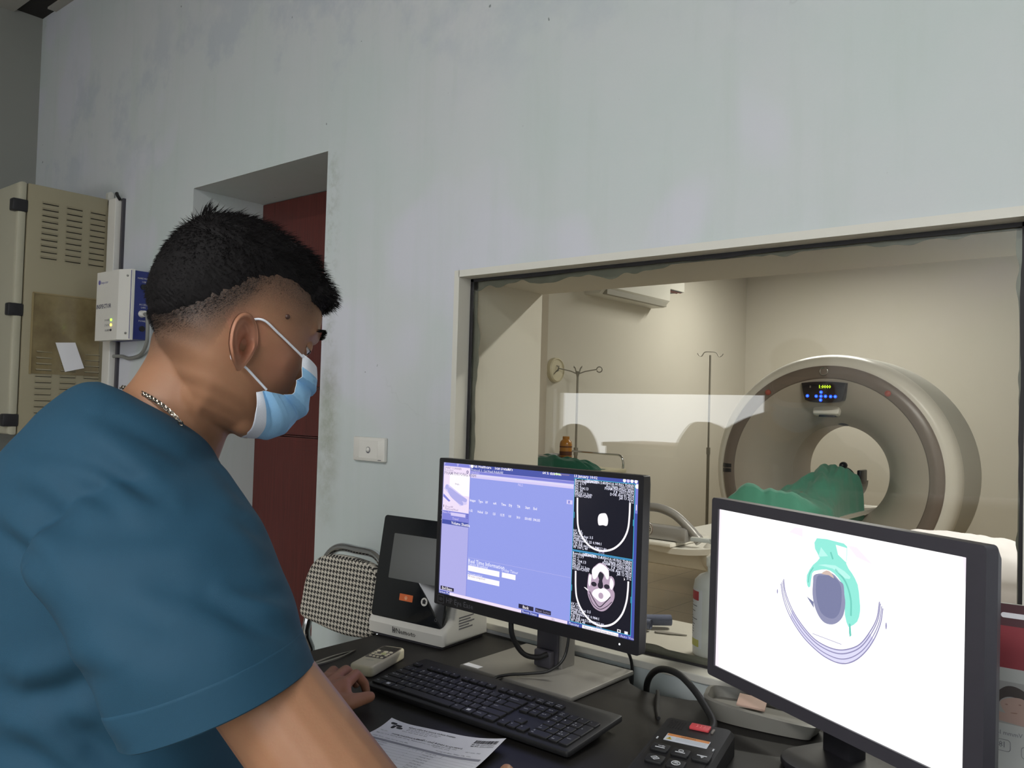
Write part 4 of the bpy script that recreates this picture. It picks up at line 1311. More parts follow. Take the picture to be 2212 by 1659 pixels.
s.line([(.56, .2), (.6, .25), (.622, .33), (.625, .42)], .003, TEAL3, 3); s.line([(.47, .22), (.455, .26), (.45, .31)], .002, TEAL3, 3); s.line([(.54, .115), (.55, .15)], .003, TEAL3, 3)
s.poly([(.618, .462), (.624, .462), (.628, .52), (.622, .53), (.619, .51)], TEAL3, 3)
s.poly([(.4447, .3884), (.4746, .4069), (.4766, .44)], SLT, 3)
s.poly([(.4737, .2615), (.5051, .2403), (.5474, .2258), (.5782, .2553), (.5933, .2698), (.5978, .3178), (.6022, .3656), (.5959, .4276), (.5782, .4701), (.5523, .4965), (.5216, .4999), (.4976, .4745), (.4788, .4256), (.4696, .3669), (.4704, .2991)], SLT2, 3, 3)
s.poly([(.487, .265), (.51, .25), (.55, .24), (.58, .27), (.588, .33), (.583, .41), (.565, .455), (.54, .468), (.51, .455), (.492, .41), (.483, .34)], SLT, 4, 3)
s.poly([(.505, .243), (.525, .218), (.545, .224), (.556, .25), (.535, .24)], TAN, 5, 2)
s.line([(.4736, .5804), (.5912, .5834)], .0008, LIN, 3, 0); s.disc(.3128, .4106, .0035, LIN, 3, .0012); s.disc(.7517, .4153, .0045, LIN, 3, .0012)
s.build('screen', m2)
MB().prism(rrect(.20, .16, .05, 8), 0, .012, 0, T(.035, -.045, .001) @ RZ(-.4753), .004).build('stand_base', M_BLACK, m2, 30)
MB().box((0, 0, .12), (.055, .035, .23), 0, .006, RZ(-.4753)).build('stand_column', M_BLACK, m2, 30)

# ---------------------------------------------------------------- contrast injector console
NR = .09
nm = thing('injector_console', 'white desktop console with dark tilted screen panel between chair and scan monitor', 'console', (-1.322, 1.262, DT), NR)
NP = [(0.0, .006), (-.004, .03), (.004, .043), (.03, .06), (.062, .22), (.082, .222), (.12, .14), (.15, .075), (.152, .006)]
mb = MB().prism([(y, z) for y, z in NP], -.11, .11, 0, frame_m((0, 0, 0), (0, 1, 0), (0, 0, 1), (1, 0, 0)), .008, 3)
mb.build('shell', M_WHITE, nm, 35)
MB().b2((-.1, .006, 0), (.1, .145, .009)).build('rubber_foot', M_BLACK2, nm, 0)
ta = .166
pf = frame_m((-.004, .024, .150), (1, 0, 0), (0, math.sin(ta), math.cos(ta)), (0, -math.cos(ta), math.sin(ta)))
pn = MB(pf).prism(rrect(.204, .222, .008, 4), -.008, .004, 0, None, .0015).build('front_panel', pmat('glossy_black_panel', (27, 30, 34), .1, var=.03, coat=.3), nm, 30)
MB(pf @ T(.006, .024, .0041)).prism(rrect(.142, .098, .002, 2), 0, .0004).build('screen', pmat('dead_lcd_grey', (84, 86, 84), .22, var=.02), pn, 0)
mb = MB(pf @ T(-.006, -.061, .0042)).prism(rrect(.038, .0145, .001, 2), 0, .0004, 0)
mb.tube([(.0036 * math.cos(k * PI / 8), .0036 * math.sin(k * PI / 8) - .0005, .0006) for k in range(16)], .0006, 5, 1, closed=True)
mb.b2((-.0022, -.003, .0004), (.0022, .001, .001), 1)
mb.build('orange_label', [pmat('orange_label', (226, 112, 56), .5), pmat('pale_orange', (250, 190, 150), .5)], pn, 0)
mb = MB(pf @ T(.046, -.062, .0042)).cyl((0, 0, 0), (0, 0, .0008), .0088, 24, 0)
mb.b2((-.0042, -.004, .0008), (.0042, .0015, .0012), 1).poly([(-.0062, .0015, .001), (.0062, .0015, .001), (0, .0062, .001)], 1)
mb.build('home_button', [M_WHITE, M_INK], pn, 0)
MB(pf @ T(.083, -.094, .0042)).tube([(.003 * math.cos(k * PI / 6), .003 * math.sin(k * PI / 6), 0) for k in range(12)], .0004, 4, closed=True).build('power_mark', M_GREYINK, pn)
nf = frame_m((0, -.0048, .012), (1, 0, 0), (0, -.16, .987), (0, -.987, -.16))
mb = MB(nf)
mb.text('Nemoto', T(-.022, .004, .0), .0165, 0)
mb.add([(-.0335, .003, 0), (-.0315, .003, 0), (-.0300, .017, 0), (-.032, .017, 0)], [(0, 1, 2, 3)]).add([(-.0285, .003, 0), (-.0265, .003, 0), (-.025, .015, 0), (-.027, .015, 0)], [(0, 1, 2, 3)]).add([(-.0312, .008, 0), (-.028, .007, 0), (-.028, .0095, 0), (-.0312, .0105, 0)], [(0, 1, 2, 3)])
mb.build('maker_print', M_INK, nm, 0)
sf = frame_m((.1103, 0, 0), (0, 1, 0), (0, 0, 1), (1, 0, 0))
mb = MB(sf)
random.seed(4)
for k in range(16):
    mb.b2((.05 + .0021 * k, .098, 0), (.05 + .0021 * k + random.choice((.0006, .0012)), .118, .0002))
for k in range(5):
    mb.b2((.045, .058 - .0058 * k, 0), (.045 + random.uniform(.035, .055), .0606 - .0058 * k, .0002))
mb.b2((.052, .078, 0), (.058, .084, .0002)).b2((.066, .077, 0), (.069, .086, .0002))
mb.build('side_print', M_GREYINK, nm, 0)

# ---------------------------------------------------------------- remote control
RMA = .345
rm = thing('remote_control', 'ivory remote control with round buttons lying beside the hand', 'remote control', (-1.234, 1.107, DT), RMA)
MB().prism(rrect(.05, .136, .009, 4), 0, .021, 0, None, .004, 3).build('case', M_IVORY, rm, 35)
MB(T(0, .022, .0211)).prism(rrect(.042, .078, .004, 3), 0, .0004).build('dark_face', pmat('brown_grey_face', (98, 92, 86), .4), rm, 0)
MB(T(0, .047, .0216)).prism(rrect(.036, .024, .002, 2), 0, .0003).build('display', pmat('lcd_dark', (70, 68, 62), .2), rm, 0)
bp_ = [(-.013, .026, .0042), (.004, .024, .0055), (-.014, .015, .0036), (.015, .024, .0042), (-.0145, .005, .0036), (.005, .012, .0062), (.0155, .012, .0036), (.0155, .003, .0036), (-.013, -.008, .0032), (-.004, -.010, .0032), (.005, -.011, .0032), (.014, -.012, .0032)]
for k, (x, y, r_) in enumerate(bp_):
    MB(T(x, y, .0214)).ball((0, 0, 0), (r_, r_, .0022), n=14, m=8).build('button', M_IVORY if k != 5 else pmat('pale_green_button', (196, 198, 140), .4), rm)
MB(T(-.001, .002, .0214)).prism(rrect(.014, .0065, .002, 3), 0, .0018, 0, None, .0005).build('button', M_IVORY, rm)
MB(T(-.008, -.034, .0213)).text('FUJITSU', T(0, 0, 0), .005, 0).build('maker_print', M_GREYINK, rm, 0)

# ---------------------------------------------------------------- tweezers
tw = MB()
ta_, tb_ = V((-1.322, 1.008, DT + .0035)), V((-1.341, 1.142, DT + .0035))
d_ = (tb_ - ta_).normalized()
n_ = V((d_.y, -d_.x, 0))
for sgn, wob in ((1, .009), (-1, .009)):
    P = [ta_ + d_ * (.134 * k / 8) + n_ * sgn * wob * (math.sin(PI * min(1, k / 8 * 1.02)) * .7 + .15 * (k < 7)) for k in range(9)]
    for k in range(8):
        w0, w1 = .0048 * (1 - .1 * k), .0048 * (1 - .1 * (k + 1))
        a, b = P[k], P[k + 1]
        tw.add([a + n_ * w0, a - n_ * w0, b - n_ * w1, b + n_ * w1] + [q + V((0, 0, .003)) for q in (a + n_ * w0, a - n_ * w0, b - n_ * w1, b + n_ * w1)], [(3, 2, 1, 0), (4, 5, 6, 7), (0, 1, 5, 4), (1, 2, 6, 5), (2, 3, 7, 6), (3, 0, 4, 7)])
to = tw.build('tweezers', M_STEEL, None, 30, weld=True)
to.location.z = -.003
tag(to, 'steel tweezers lying on the desk behind the hand', 'tweezers')

# ---------------------------------------------------------------- keyboard
U = .01885
KB = thing('keyboard', 'black full size keyboard in front of the scan monitor', 'keyboard', (-.925, 1.0, DT + .004), .02)
KB.rotation_euler = (R(4.2), 0, .02)
KW, KD = .440, .156
MB(T(0, KD / 2, 0)).prism(rrect(KW, KD, .006, 4), 0, .010, 0, None, .003).build('case', M_KEY, KB, 30)
for sx in (-.17, .17):
    MB().b2((sx - .02, KD - .03, -.0115), (sx + .02, KD - .018, .001), 0, .002).build('foot', M_BLACK, KB)
M_LEG = pmat('white_key_legend', (196, 198, 202), .6)
x_l = -KW / 2 + .0075
def key(x, row, w=1., legend='', h=1., small=.0042, fn=False):
    y = .0115 + row * U
    ww, dd = w * U - .0022, h * U - .0024
    if fn:
        y = .0115 + 5 * U + .0065
        dd = .0125
    cx, cy = x_l + x * U + w * U / 2, y + dd / 2
    mb = MB(T(cx, cy, .0095))
    mb.prism(rrect(ww, dd, .0016, 2), 0, .0042, 0, None, .0009, 1)
    lines = legend.split('|')
    for i, t_ in enumerate(lines):
        if t_:
            if t_ == '#win':
                mb.b2((-.004, -.003, .0043), (.003, .003, .0046), 1)
            else:
                mb.text(t_, T(-ww / 2 + .0035, (.0012 if len(lines) == 1 else .0026 - .0056 * i) - .0012, .0044), small if len(t_) > 1 else .0056, 1, 'L', True)
    return mb.build('key', [M_KEY, M_LEG], KB, 30, weld=False)
for i, t_ in enumerate(('esc', 'f1', 'f2', 'f3', 'f4', 'f5', 'f6', 'f7', 'f8', 'f9', 'f10', 'f11', 'f12')):
    key([0, 2, 3, 4, 5, 6.5, 7.5, 8.5, 9.5, 11, 12, 13, 14][i], 0, 1, t_, fn=True)
for i, t_ in enumerate(('prt sc|sysrq', 'scroll|lock', 'pause|break')):
    key(15.25 + i, 0, 1, t_, fn=True, small=.0036)
for i, t_ in enumerate('~|` !|1 @|2 #|3 $|4 %|5 ^|6 &|7 *|8 (|9 )|0 _|- +|='.split(' ')):
    key(i, 4, 1, t_)
key(13, 4, 2, 'backspace')
key(0, 3, 1.5, 'tab')
for i, t_ in enumerate('QWERTYUIOP'):
    key(1.5 + i, 3, 1, t_)
key(11.5, 3, 1, '{|['); key(12.5, 3, 1, '}|]'); key(13.5, 3, 1.5, '||')
key(0, 2, 1.75, 'caps lock')
for i, t_ in enumerate('ASDFGHJKL'):
    key(1.75 + i, 2, 1, t_)
key(10.75, 2, 1, ':|;'); key(11.75, 2, 1, '"|\''); key(12.75, 2, 2.25, 'enter')
key(0, 1, 2.25, 'shift')
for i, t_ in enumerate('ZXCVBNM'):
    key(2.25 + i, 1, 1, t_)
key(9.25, 1, 1, '<|,'); key(10.25, 1, 1, '>|.'); key(11.25, 1, 1, '?|/'); key(12.25, 1, 2.75, 'shift')
for x, w_, t_ in ((0, 1.25, 'ctrl'), (1.25, 1.25, '#win'), (2.5, 1.25, 'alt'), (3.75, 6.25, ''), (10, 1.25, 'alt'), (11.25, 1.25, '#win'), (12.5, 1.25, 'menu'), (13.75, 1.25, 'ctrl')):
    key(x, 0, w_, t_)
for r_, ts in ((4, ('insert', 'home', 'pg up')), (3, ('delete', 'end', 'pg dn'))):
    for i, t_ in enumerate(ts):
        key(15.25 + i, r_, 1, t_, small=.0036)
key(16.25, 1, 1, '^')
for i, t_ in enumerate('<v>'):
    key(15.25 + i, 0, 1, t_)
for i, t_ in enumerate(('num|lock', '/', '*', '-')):
    key(18.5 + i, 4, 1, t_, small=.0036)
for r_, ts in ((3, ('7|home', '8', '9|pg up')), (2, ('4', '5', '6')), (1, ('1|end', '2', '3|pg dn'))):
    for i, t_ in enumerate(ts):
        key(18.5 + i, r_, 1, t_, small=.0036)
key(18.5, 0, 2, '0|ins'); key(20.5, 0, 1, '.|del'); key(21.5, 2, 1, '+', 2.); key(21.5, 0, 1, 'enter', 2., small=.0036)

# ---------------------------------------------------------------- printed form
pa = thing('paper_form', 'printed white hospital form on the desk beneath the forearm', 'paper', (-.902, .956, DT + .0006), .235)
def curl(x, y):
    e = max(0, (x - .02) / .085)
    c = max(0, (-x - .06) / .045) * max(0, (y + .05) / .05)
    return .0012 + .0105 * e ** 2 * max(0, 1 + y / .16) + .005 * c ** 2 + .0015 * (1 + math.sin(y * 34 + x * 9))
pm = MB()
W_, H_ = .206, .28
pm.grid(lambda u, v: ((u - .5) * W_, -v * H_, curl((u - .5) * W_, -v * H_)), 40, 50)
pm.build('sheet', M_PAPER, pa)
def pprint(name, fn, mat):
    mb = MB()
    fn(mb)
    for v in mb.v:
        v.z = curl(v.x, v.y) + .0003
    mb.build(name, mat, pa, 0, weld=False)
def heading(mb):
    for x, y, a, b in ((-.090, -.0115, .011, .006), (-.079, -.0145, .011, .006), (-.085, -.0215, .006, .011), (-.074, -.021, .011, .006)):
        mb.prism(rrect(a, b, min(a, b) * .48, 4, x, y), 0, .0001)
    mb.text('BỆNH VIỆN ĐA KHOA HƯNG THỊNH', T(-.062, -.013, 0), .0050, 0, 'L', True)
    mb.text('PHIẾU CHỈ ĐỊNH X-QUANG', T(.012, -.045, 0), .0062, 0, 'C', True)
    mb.text('PHẠM PHƯƠNG ANH', T(-.072, -.046, 0), .0052, 0, 'L', True)
    random.seed(6)
    x = .058
    while x < .096:
        w_ = random.choice((.0005, .0008, .0012))
        mb.add([(x, -.010, 0), (x + w_, -.010, 0), (x + w_, -.021, 0), (x, -.021, 0)], [(0, 1, 2, 3)])
        x += w_ + random.choice((.0004, .0007))
    mb.text('Mã NB: 2301132391', T(.058, -.0265, 0), .0046, 0, 'L', True); mb.text('Mã ĐK: 2301132391', T(.059, -.032, 0), .0046, 0, 'L', True)
pprint('heading_print', heading, M_INK)
def lines(mb):
    for t_, x, y, z in (('Số 49, đường Trần Phú, TP. Lào Cai', -.06, -.0185, .004), ('ĐT: 0214 383 1234  Fax: 0214 383', -.06, -.0235, .004), ('Khoa Chẩn đoán hình ảnh', -.064, -.029, .0042), ('Họ tên:', -.096, -.041, .0044), ('Địa chỉ: 12 B, Phường Bắc Cường, Thành phố Lào Cai, Lào Cai', -.096, -.0525, .0044), ('Chẩn đoán: Chấn thương vùng đầu', -.094, -.0655, .0044), ('Thường quy (Cấp cứu)', .004, -.0505, .0044), ('Năm sinh: 2014', .008, -.0565, .0044), ('Phòng chỉ định:  Khám Cấp Cứu', .02, -.0665, .0044), ('Giới tính:  Nữ', .062, -.0535, .0044)):
        mb.text(t_, T(x, y, 0), z, 0)
    for k in range(12):
        y = -.085 - .0085 * k
        mb.add([(-.098, y, 0), (.098, y, 0), (.098, y - .0003, 0), (-.098, y - .0003, 0)], [(0, 1, 2, 3)])
        mb.text('Chụp X-quang số hóa', T(-.092, y + .002, 0), .004); mb.text('1', T(-.01, y + .002, 0), .004); mb.text('Phòng XQ', T(.012, y + .002, 0), .0044)
    for x in (-.018, -.004, .006, .04):
        mb.add([(x, -.077, 0), (x + .0004, -.077, 0), (x + .0004, -.19, 0), (x, -.19, 0)], [(0, 1, 2, 3)])
pprint('body_print', lines, M_GREYINK)
def band_(mb):
    mb.grid(lambda u, v: (-.098 + .196 * u, -.0705 - .0065 * v, 0), 30, 2)
pprint('shaded_row', band_, pmat('grey_print_band', (150, 150, 160), .8))

# ---------------------------------------------------------------- scanner keypad
KA = .2
kp = thing('control_keypad', 'black scan control keypad with red button and warning label', 'keypad', (-.573, 1.108, DT), KA)
kt = R(3)
def kz(y):
    return .030 + (y + .05) * .06
km = frame_m((0, 0, .0315), (1, 0, 0), (0, 1, .06), (0, -.06, 1))
mb = MB().prism(rrect(.108, .25, .008, 4, 0, -.04), 0, .001)
mb = MB()
out = rrect(.108, .25, .010, 4, 0, -.04)
top = rrect(.098, .238, .008, 4, 0, -.04)
n = len(out)
mb.add([(x, y, .001) for x, y in out] + [(x, y, .024 + y * .06) for x, y in out] + [(x, y, .0312 + y * .06) for x, y in top], [tuple(range(n))[::-1], tuple(range(2 * n, 3 * n))] + [(i, (i + 1) % n, n + (i + 1) % n, n + i) for i in range(n)] + [(n + i, n + (i + 1) % n, 2 * n + (i + 1) % n, 2 * n + i) for i in range(n)])
mb.build('case', M_KEY, kp, 30)
MB(km @ T(0, -.066, 0)).prism(rrect(.088, .145, .004, 3), 0, .0006).build('key_plate', pmat('satin_black', (22, 22, 25), .35), kp, 30)
gr = MB(km)
for i in range(6):
    for j in range(7):
        gr.cyl((-.04 + i * .0042, .045 + j * .0042, 0), (-.04 + i * .0042, .045 + j * .0042, .0003), .0012, 8)
gr.build('speaker_grille', M_VOID, kp, 0)
mb = MB(km @ T(.006, .060, .0)).prism(rrect(.03, .017, .002, 3), 0, .004, 0, None, .001)
for k in range(3):
    mb.tube([(-.006 + .0055 * k - .002 + .0045 * math.cos(a), .005 * math.sin(a), .0042) for a in [-.9 + .3 * q for q in range(7)]], .0004, 5, 1)
mb.build('red_button', [pmat('soft_red', (196, 70, 76), .45), pmat('pale_red', (226, 130, 130), .5)], kp, 30)
MB(km @ T(.026, .058, 0)).prism(rrect(.0035, .013, .001, 2), 0, .002).build('light_strip', pmat('smoky_lens', (110, 104, 98), .3), kp, 0)
mb = MB(km @ T(0, .0105, .0007))
mb.prism(rrect(.064, .024, .001, 2), 0, .0003, 0)
mb.b2((-.031, .0045, .0003), (.031, .0115, .0005), 1)
mb.poly([(-.0295, -.0075, .0006), (-.0205, -.0075, .0006), (-.025, .0005, .0006)], 2).b2((-.0254, -.006, .0006), (-.0246, -.002, .0009), 3)
mb.text('WARNING', T(0, .006, .0006), .0045, 3, 'C', True)
for k in range(3):
    mb.b2((-.016, .001 - .0036 * k, .0003), (.028, .002 - .0036 * k, .0005), 4)
mb.build('warning_label', [pmat('label_silver', (196, 200, 208), .5), pmat('label_orange', (206, 136, 78), .5), pmat('label_yellow', (206, 178, 60), .5), M_INK, pmat('label_grey', (170, 174, 182), .6)], kp, 0)
for x, y, kind in ((-.026, -.032, 0), (.004, -.034, 1), (.034, -.035, 2), (-.022, -.068, 3), (.008, -.070, 4)):
    b_ = MB(km @ T(x, y, .0))
    b_.prism(rrect(.025, .021, .003, 3), 0, .0042, 0, None, .001)
    z = .0044
    if kind == 0:
        b_.b2((-.007, -.004, z), (.007, -.0015, z + .0002), 1).b2((-.004, .002, z), (.003, .003, z + .0002), 1).poly([(.002, .0045, z + .0001), (.007, .0025, z + .0001), (.002, .0005, z + .0001)], 1)
    elif kind == 1:
        b_.b2((-.007, -.004, z), (.007, -.0018, z + .0002), 1).tube([(.0035 * math.cos(k * PI / 7), .0025 + .0028 * math.sin(k * PI / 7), z) for k in range(14)], .0005, 5, 1, closed=True)
    elif kind == 2:
        b_.b2((-.007, .0012, z), (.007, .0034, z + .0002), 1).poly([(-.002, .0005, z + .0001), (.004, .0005, z + .0001), (.001, -.005, z + .0001)], 1)
    elif kind == 3:
        b_.tube([(-.006, 0, z), (0, -.005, z), (.006, 0, z), (0, .005, z)], .0006, 5, 1, closed=True).tube([(-.002, -.002, z), (.002, .002, z)], .0006, 5, 1)
    else:
        b_.tube([(.0058 * math.cos(k * PI / 10), .0055 * math.sin(k * PI / 10), z) for k in range(20)], .0007, 5, 1, closed=True).b2((-.0034, -.0012, z), (.0034, .0002, z + .0003), 1).b2((-.002, .001, z), (.003, .0022, z + .0003), 1)
    b_.build('button', [M_KEY, M_LEG], kp, 30)
for x, y in ((-.041, .0), (.042, -.002)):
    MB(km @ T(x, y, .001)).b2((-.001, -.003, 0), (.001, .003, .001)).build('indicator_lamp', M_LEG, kp, 0)
lc = MB().tube(smooth_path([(-.80, 1.395, .70), (-.79, 1.372, .75), (-.765, 1.345, .785), (-.73, 1.32, .808), (-.685, 1.295, .815), (-.645, 1.272, .805), (-.612, 1.25, .79), (-.585, 1.225, .778), (-.578, 1.20, .772), (-.579, 1.186, .772)], 8), .0058, 12).build('looped_cable', M_CABLE)
tag(lc, 'thick black cable arching over the desk from the wall to the keypad', 'cable')
lc2 = MB().tube(smooth_path([(-.765, 1.375, .72), (-.752, 1.345, .757), (-.738, 1.322, .759), (-.715, 1.28, .7535), (-.69, 1.24, .7535)], 6), .0032, 8).build('short_cable', M_CABLE)
tag(lc2, 'thin black cable rising from the notch at the back of the desk', 'cable')

# ---------------------------------------------------------------- grey tray with papers under the right monitor
ty = thing('grey_tray', 'low pale grey plastic tray with papers under the right monitor', 'tray', (-.565, 1.352, DT), .12)
TP = [(-.09, -.01), (-.075, -.038), (-.02, -.048), (.085, -.042), (.10, -.02), (.095, .03), (.0, .05), (-.088, .04)]
TPs = [(q.x, q.y) for q in smooth_path([(a, b, 0) for a, b in TP], 5, True)]
n = len(TPs)
mb = MB()
mb.add([(x * .9, y * .9, .001) for x, y in TPs] + [(x, y, .028 - x * .05) for x, y in TPs] + [(x * .92, y * .88, .030 - x * .05) for x, y in TPs] + [(x * .88, y * .82, .016) for x, y in TPs], [tuple(range(n))[::-1], tuple(range(3 * n, 4 * n))] + [(k * n + i, k * n + (i + 1) % n, (k + 1) * n + (i + 1) % n, (k + 1) * n + i) for k in range(3) for i in range(n)])
mb.build('tray_body', pmat('pale_grey_plastic', (122, 120, 114), .5, var=.04), ty, 40)
cd = MB().b2((-.028, -.02, 0), (.018, .022, .004), 0, .001).build('pink_card', pmat('pink_beige_card', (190, 160, 146), .7), None, 30)
cd.location = (-.572, 1.352, DT + .027)
cd.rotation_euler = (.12, .08, .3)
tag(cd, 'pinkish beige card lying in the grey tray', 'card')

# ---------------------------------------------------------------- red and white film pack at the right edge
fp_ = thing('film_packet', 'red and white packet with a portrait and carrying slot at the right edge', 'packet', (-.15, 1.415, DT))
Fm = frame_m((0, 0, 0), (1, 0, .02), (-.02, .1, .995), (0, -.995, .1))
mb = MB(Fm)
PW, PH = .19, .242
hx, hz = -.045, PH - .0165
mb.prism(rrect(PW, PH - .0, .002, 2, 0, PH / 2), -.016, 0, 0)
body = mb.build('packet_body', [pmat('off_white_card', (176, 178, 176), .6, var=.03)], fp_, 30)
mb = MB(Fm)
mb.add([(-PW / 2, PH * .617, .0004), (PW / 2, PH * .617, .0004), (PW / 2, PH - .032, .0004), (-PW / 2, PH - .032, .0004)], [(0, 1, 2, 3)], 0)
mb.add([(-PW / 2, PH - .032, .0004), (PW / 2, PH - .032, .0004), (PW / 2, PH, .0004), (-PW / 2, PH, .0004)], [(0, 1, 2, 3)], 1)
mb.build('red_panel', [pmat('deep_red_card', (136, 44, 54), .5, var=.04), pmat('maroon_band', (72, 34, 42), .5)], body, 0)
mb = MB(Fm @ T(hx, hz, .0006)).prism(rrect(.058, .0075, .0037, 5), 0, .0004)
mb.build('handle_slot', M_PAPER, body, 0)
mb = MB(Fm)
def flat(pts, m, l):
    q = [(a.x, a.y, .0004 + .0003 * l) for a in smooth_path([(x, y, 0) for x, y in pts], 5, True)]
    mb.poly(q, m)
mb.add([(-PW / 2, .07, .0004), (PW / 2, .07, .0004), (PW / 2, .13, .0004), (-PW / 2, .13, .0004)], [(0, 1, 2, 3)], 0)
flat([(-.081, .100), (-.078, .113), (-.064, .124), (-.046, .121), (-.026, .104), (-.008, .082), (-.022, .084), (-.036, .094), (-.046, .106), (-.062, .109), (-.074, .102), (-.078, .088)], 1, 1)
flat([(-.074, .1), (-.06, .108), (-.044, .108), (-.036, .095), (-.042, .082), (-.055, .08), (-.068, .086)], 2, 2)
flat([(-.093, .086), (-.06, .084), (-.036, .078), (-.03, .07), (-.093, .076)], 2, 1)
for x, y in ((-.066, .0975), (-.049, .1)):
    flat([(x - .002, y), (x, y + .0010), (x + .002, y), (x, y - .0010)], 3, 3)
flat([(-.06, .0872), (-.053, .088), (-.053, .0866), (-.06, .0862)], 3, 3)
mb.build('portrait_print', [pmat('print_pale_grey', (150, 150, 148), .6), pmat('print_dark_hair', (62, 54, 52), .6), pmat('print_skin', (168, 142, 132), .6), pmat('print_lip', (138, 108, 100), .6)], body, 0)
mb = MB(Fm @ T(0, 0, .0006))
mb.text('mEBI mmmV  kool', T(-.09, .054, 0), .0085, 0).text('(U8I', T(-.088, .036, 0), .012, 0)
mb.tube([(x, y, 0) for x, y in rrect(.034, .016, .004, 4, -.078, .039)], .0004, 4, 0, closed=True).tube([(x, y, 0) for x, y in rrect(.034, .016, .004, 4, -.03, .034)], .0004, 4, 0, closed=True)
mb.build('small_print', M_GREYINK, body, 0)

# ---------------------------------------------------------------- chair with houndstooth back
def houndstooth():
    m, nt, p, out = _new('houndstooth_fabric')
    co = N(nt, 'ShaderNodeTexCoord').outputs['Object']
    sp = N(nt, 'ShaderNodeSeparateXYZ')
    nt.links.new(co, sp.inputs[0])
    k = 8 / .0112
    x = math_n(nt, 'FLOOR', math_n(nt, 'MULTIPLY', sp.outputs[0], k))
    y = math_n(nt, 'FLOOR', math_n(nt, 'MULTIPLY', sp.outputs[2], k))
    wx = math_n(nt, 'LESS_THAN', math_n(nt, 'FLOORED_MODULO', x, 8.), 4.)
    wy = math_n(nt, 'LESS_THAN', math_n(nt, 'FLOORED_MODULO', y, 8.), 4.)
    tw_ = math_n(nt, 'LESS_THAN', math_n(nt, 'FLOORED_MODULO', math_n(nt, 'ADD', x, y), 4.), 2.)
    a = math_n(nt, 'MULTIPLY', tw_, wx)
    b = math_n(nt, 'MULTIPLY', math_n(nt, 'SUBTRACT', 1., tw_), wy)
    nt.links.new(mixc(nt, math_n(nt, 'ADD', a, b), lin((28, 26, 26)), lin((206, 200, 188))), p.inputs['Base Color'])
    p.inputs['Roughness'].default_value = .85
    return m
ch = thing('chair', 'chrome tube chair with black and white houndstooth back beside the desk', 'chair', (-1.565, 1.27, 0), 0)
M_HOUND = houndstooth()
bo = [(-.15, -.065), (-.153, -.02), (-.147, .025), (-.125, .064), (-.085, .086), (-.03, .092), (.05, .09), (.11, .078), (.138, .045), (.143, 0), (.138, -.07), (.07, -.085), (0, -.085), (-.08, -.077)]
bo = [(q.x, q.y) for q in smooth_path([(a * .86, b, 0) for a, b in bo], 5, True)]
mb = MB(frame_m((0, .02, .805), (1, .06, 0), (0, .12, .993), (.06, -.993, .12))).prism(bo, -.02, .018, 0, None, .012, 4)
mb.build('backrest', M_HOUND, ch, 60)
tp = [(-.152, -.40, .0), (-.152, -.40, .02), (-.153, -.38, .44), (-.153, .0, .60), (-.152, .012, .70), (-.148, .036, .80), (-.128, .05, .872), (-.08, .055, .905), (0, .056, .908), (.08, .055, .905), (.124, .05, .872), (.146, .036, .80), (.15, .012, .70), (.152, .0, .60), (.153, -.38, .44), (.152, -.40, .02), (.152, -.40, .0)]
MB().tube(smooth_path([(x * .86, y, z) for x, y, z in tp[1:-1]], 6), .0105, 12).build('tube_frame', M_CHROME, ch)
MB().tube(smooth_path([(-.135, .03, .012), (-.135, -.02, .05), (-.135, -.36, .46), (.135, -.36, .46), (.135, -.02, .05), (.135, .03, .012)], 1), .010, 12).build('rear_leg_frame', M_CHROME, ch)
MB(T(0, -.19, .475)).prism(rrect(.26, .36, .06, 6), -.02, .02, 0, None, .012, 3).build('seat', M_HOUND, ch, 60)
# ================================================================ THE SEATED MAN
PB = V((-1.06, .37, 0))
man = thing('person', 'man in teal scrub shirt and blue face mask leaning over the desk', 'person', PB)
PM = T(*(-PB))
al, be = R(35), R(25)
r_h = V((math.cos(yaw), math.sin(yaw), 0)); f_h = V((-math.sin(yaw), math.cos(yaw), 0)); ZZ = V((0, 0, 1))
FH = r_h * math.cos(al) + f_h * math.sin(al)
SD = r_h * math.sin(al) - f_h * math.cos(al)        # his right side, towards the camera
FF = FH * math.cos(be) - ZZ * math.sin(be)
UU = ZZ * math.cos(be) + FH * math.sin(be)
HO = fig(520, 690, 1.02)
def Hd(f, s, u):
    return HO + FF * (f * .95) + SD * s + UU * u
def sstep(a, b, x):
    t = max(0., min(1., (x - a) / (b - a)))
    return t * t * (3 - 2 * t)
def interp(tab, x, k):
    if x <= tab[0][0]:
        return tab[0][k]
    for a, b in zip(tab, tab[1:]):
        if x <= b[0]:
            t = (x - a[0]) / (b[0] - a[0])
            t = t * t * (3 - 2 * t) * .5 + t * .5
            return a[k] + (b[k] - a[k]) * t
    return tab[-1][k]
#        u     front   back   half-width
HEAD = [(-.127, .052, .000, .022), (-.118, .072, .012, .036), (-.105, .084, .024, .048), (-.09, .091, .045, .058), (-.065, .094, .078, .066), (-.04, .095, .100, .072),
        (-.015, .094, .112, .0755), (.005, .0915, .1165, .077), (.022, .0985, .117, .0775), (.04, .093, .115, .076), (.06, .082, .107, .071), (.075, .067, .096, .063), (.088, .046, .079, .049), (.097, .02, .056, .029), (.101, -.005, .035, .012)]
def head_fs(th, u):
    xf, xb, w = (interp(HEAD, u, k) for k in (1, 2, 3))
    c, s_ = math.cos(th), math.sin(th)
    e = .9
    cc = math.copysign(abs(c) ** e, c); ss = math.copysign(abs(s_) ** e, s_)
    mid = (xf - xb) / 2 if xf < .03 else 0.
    if mid:
        h = (xf + xb) / 2
        return mid + h * cc, w * ss
    return (xf * cc if c > 0 else xb * cc), w * ss
mb = MB(PM)
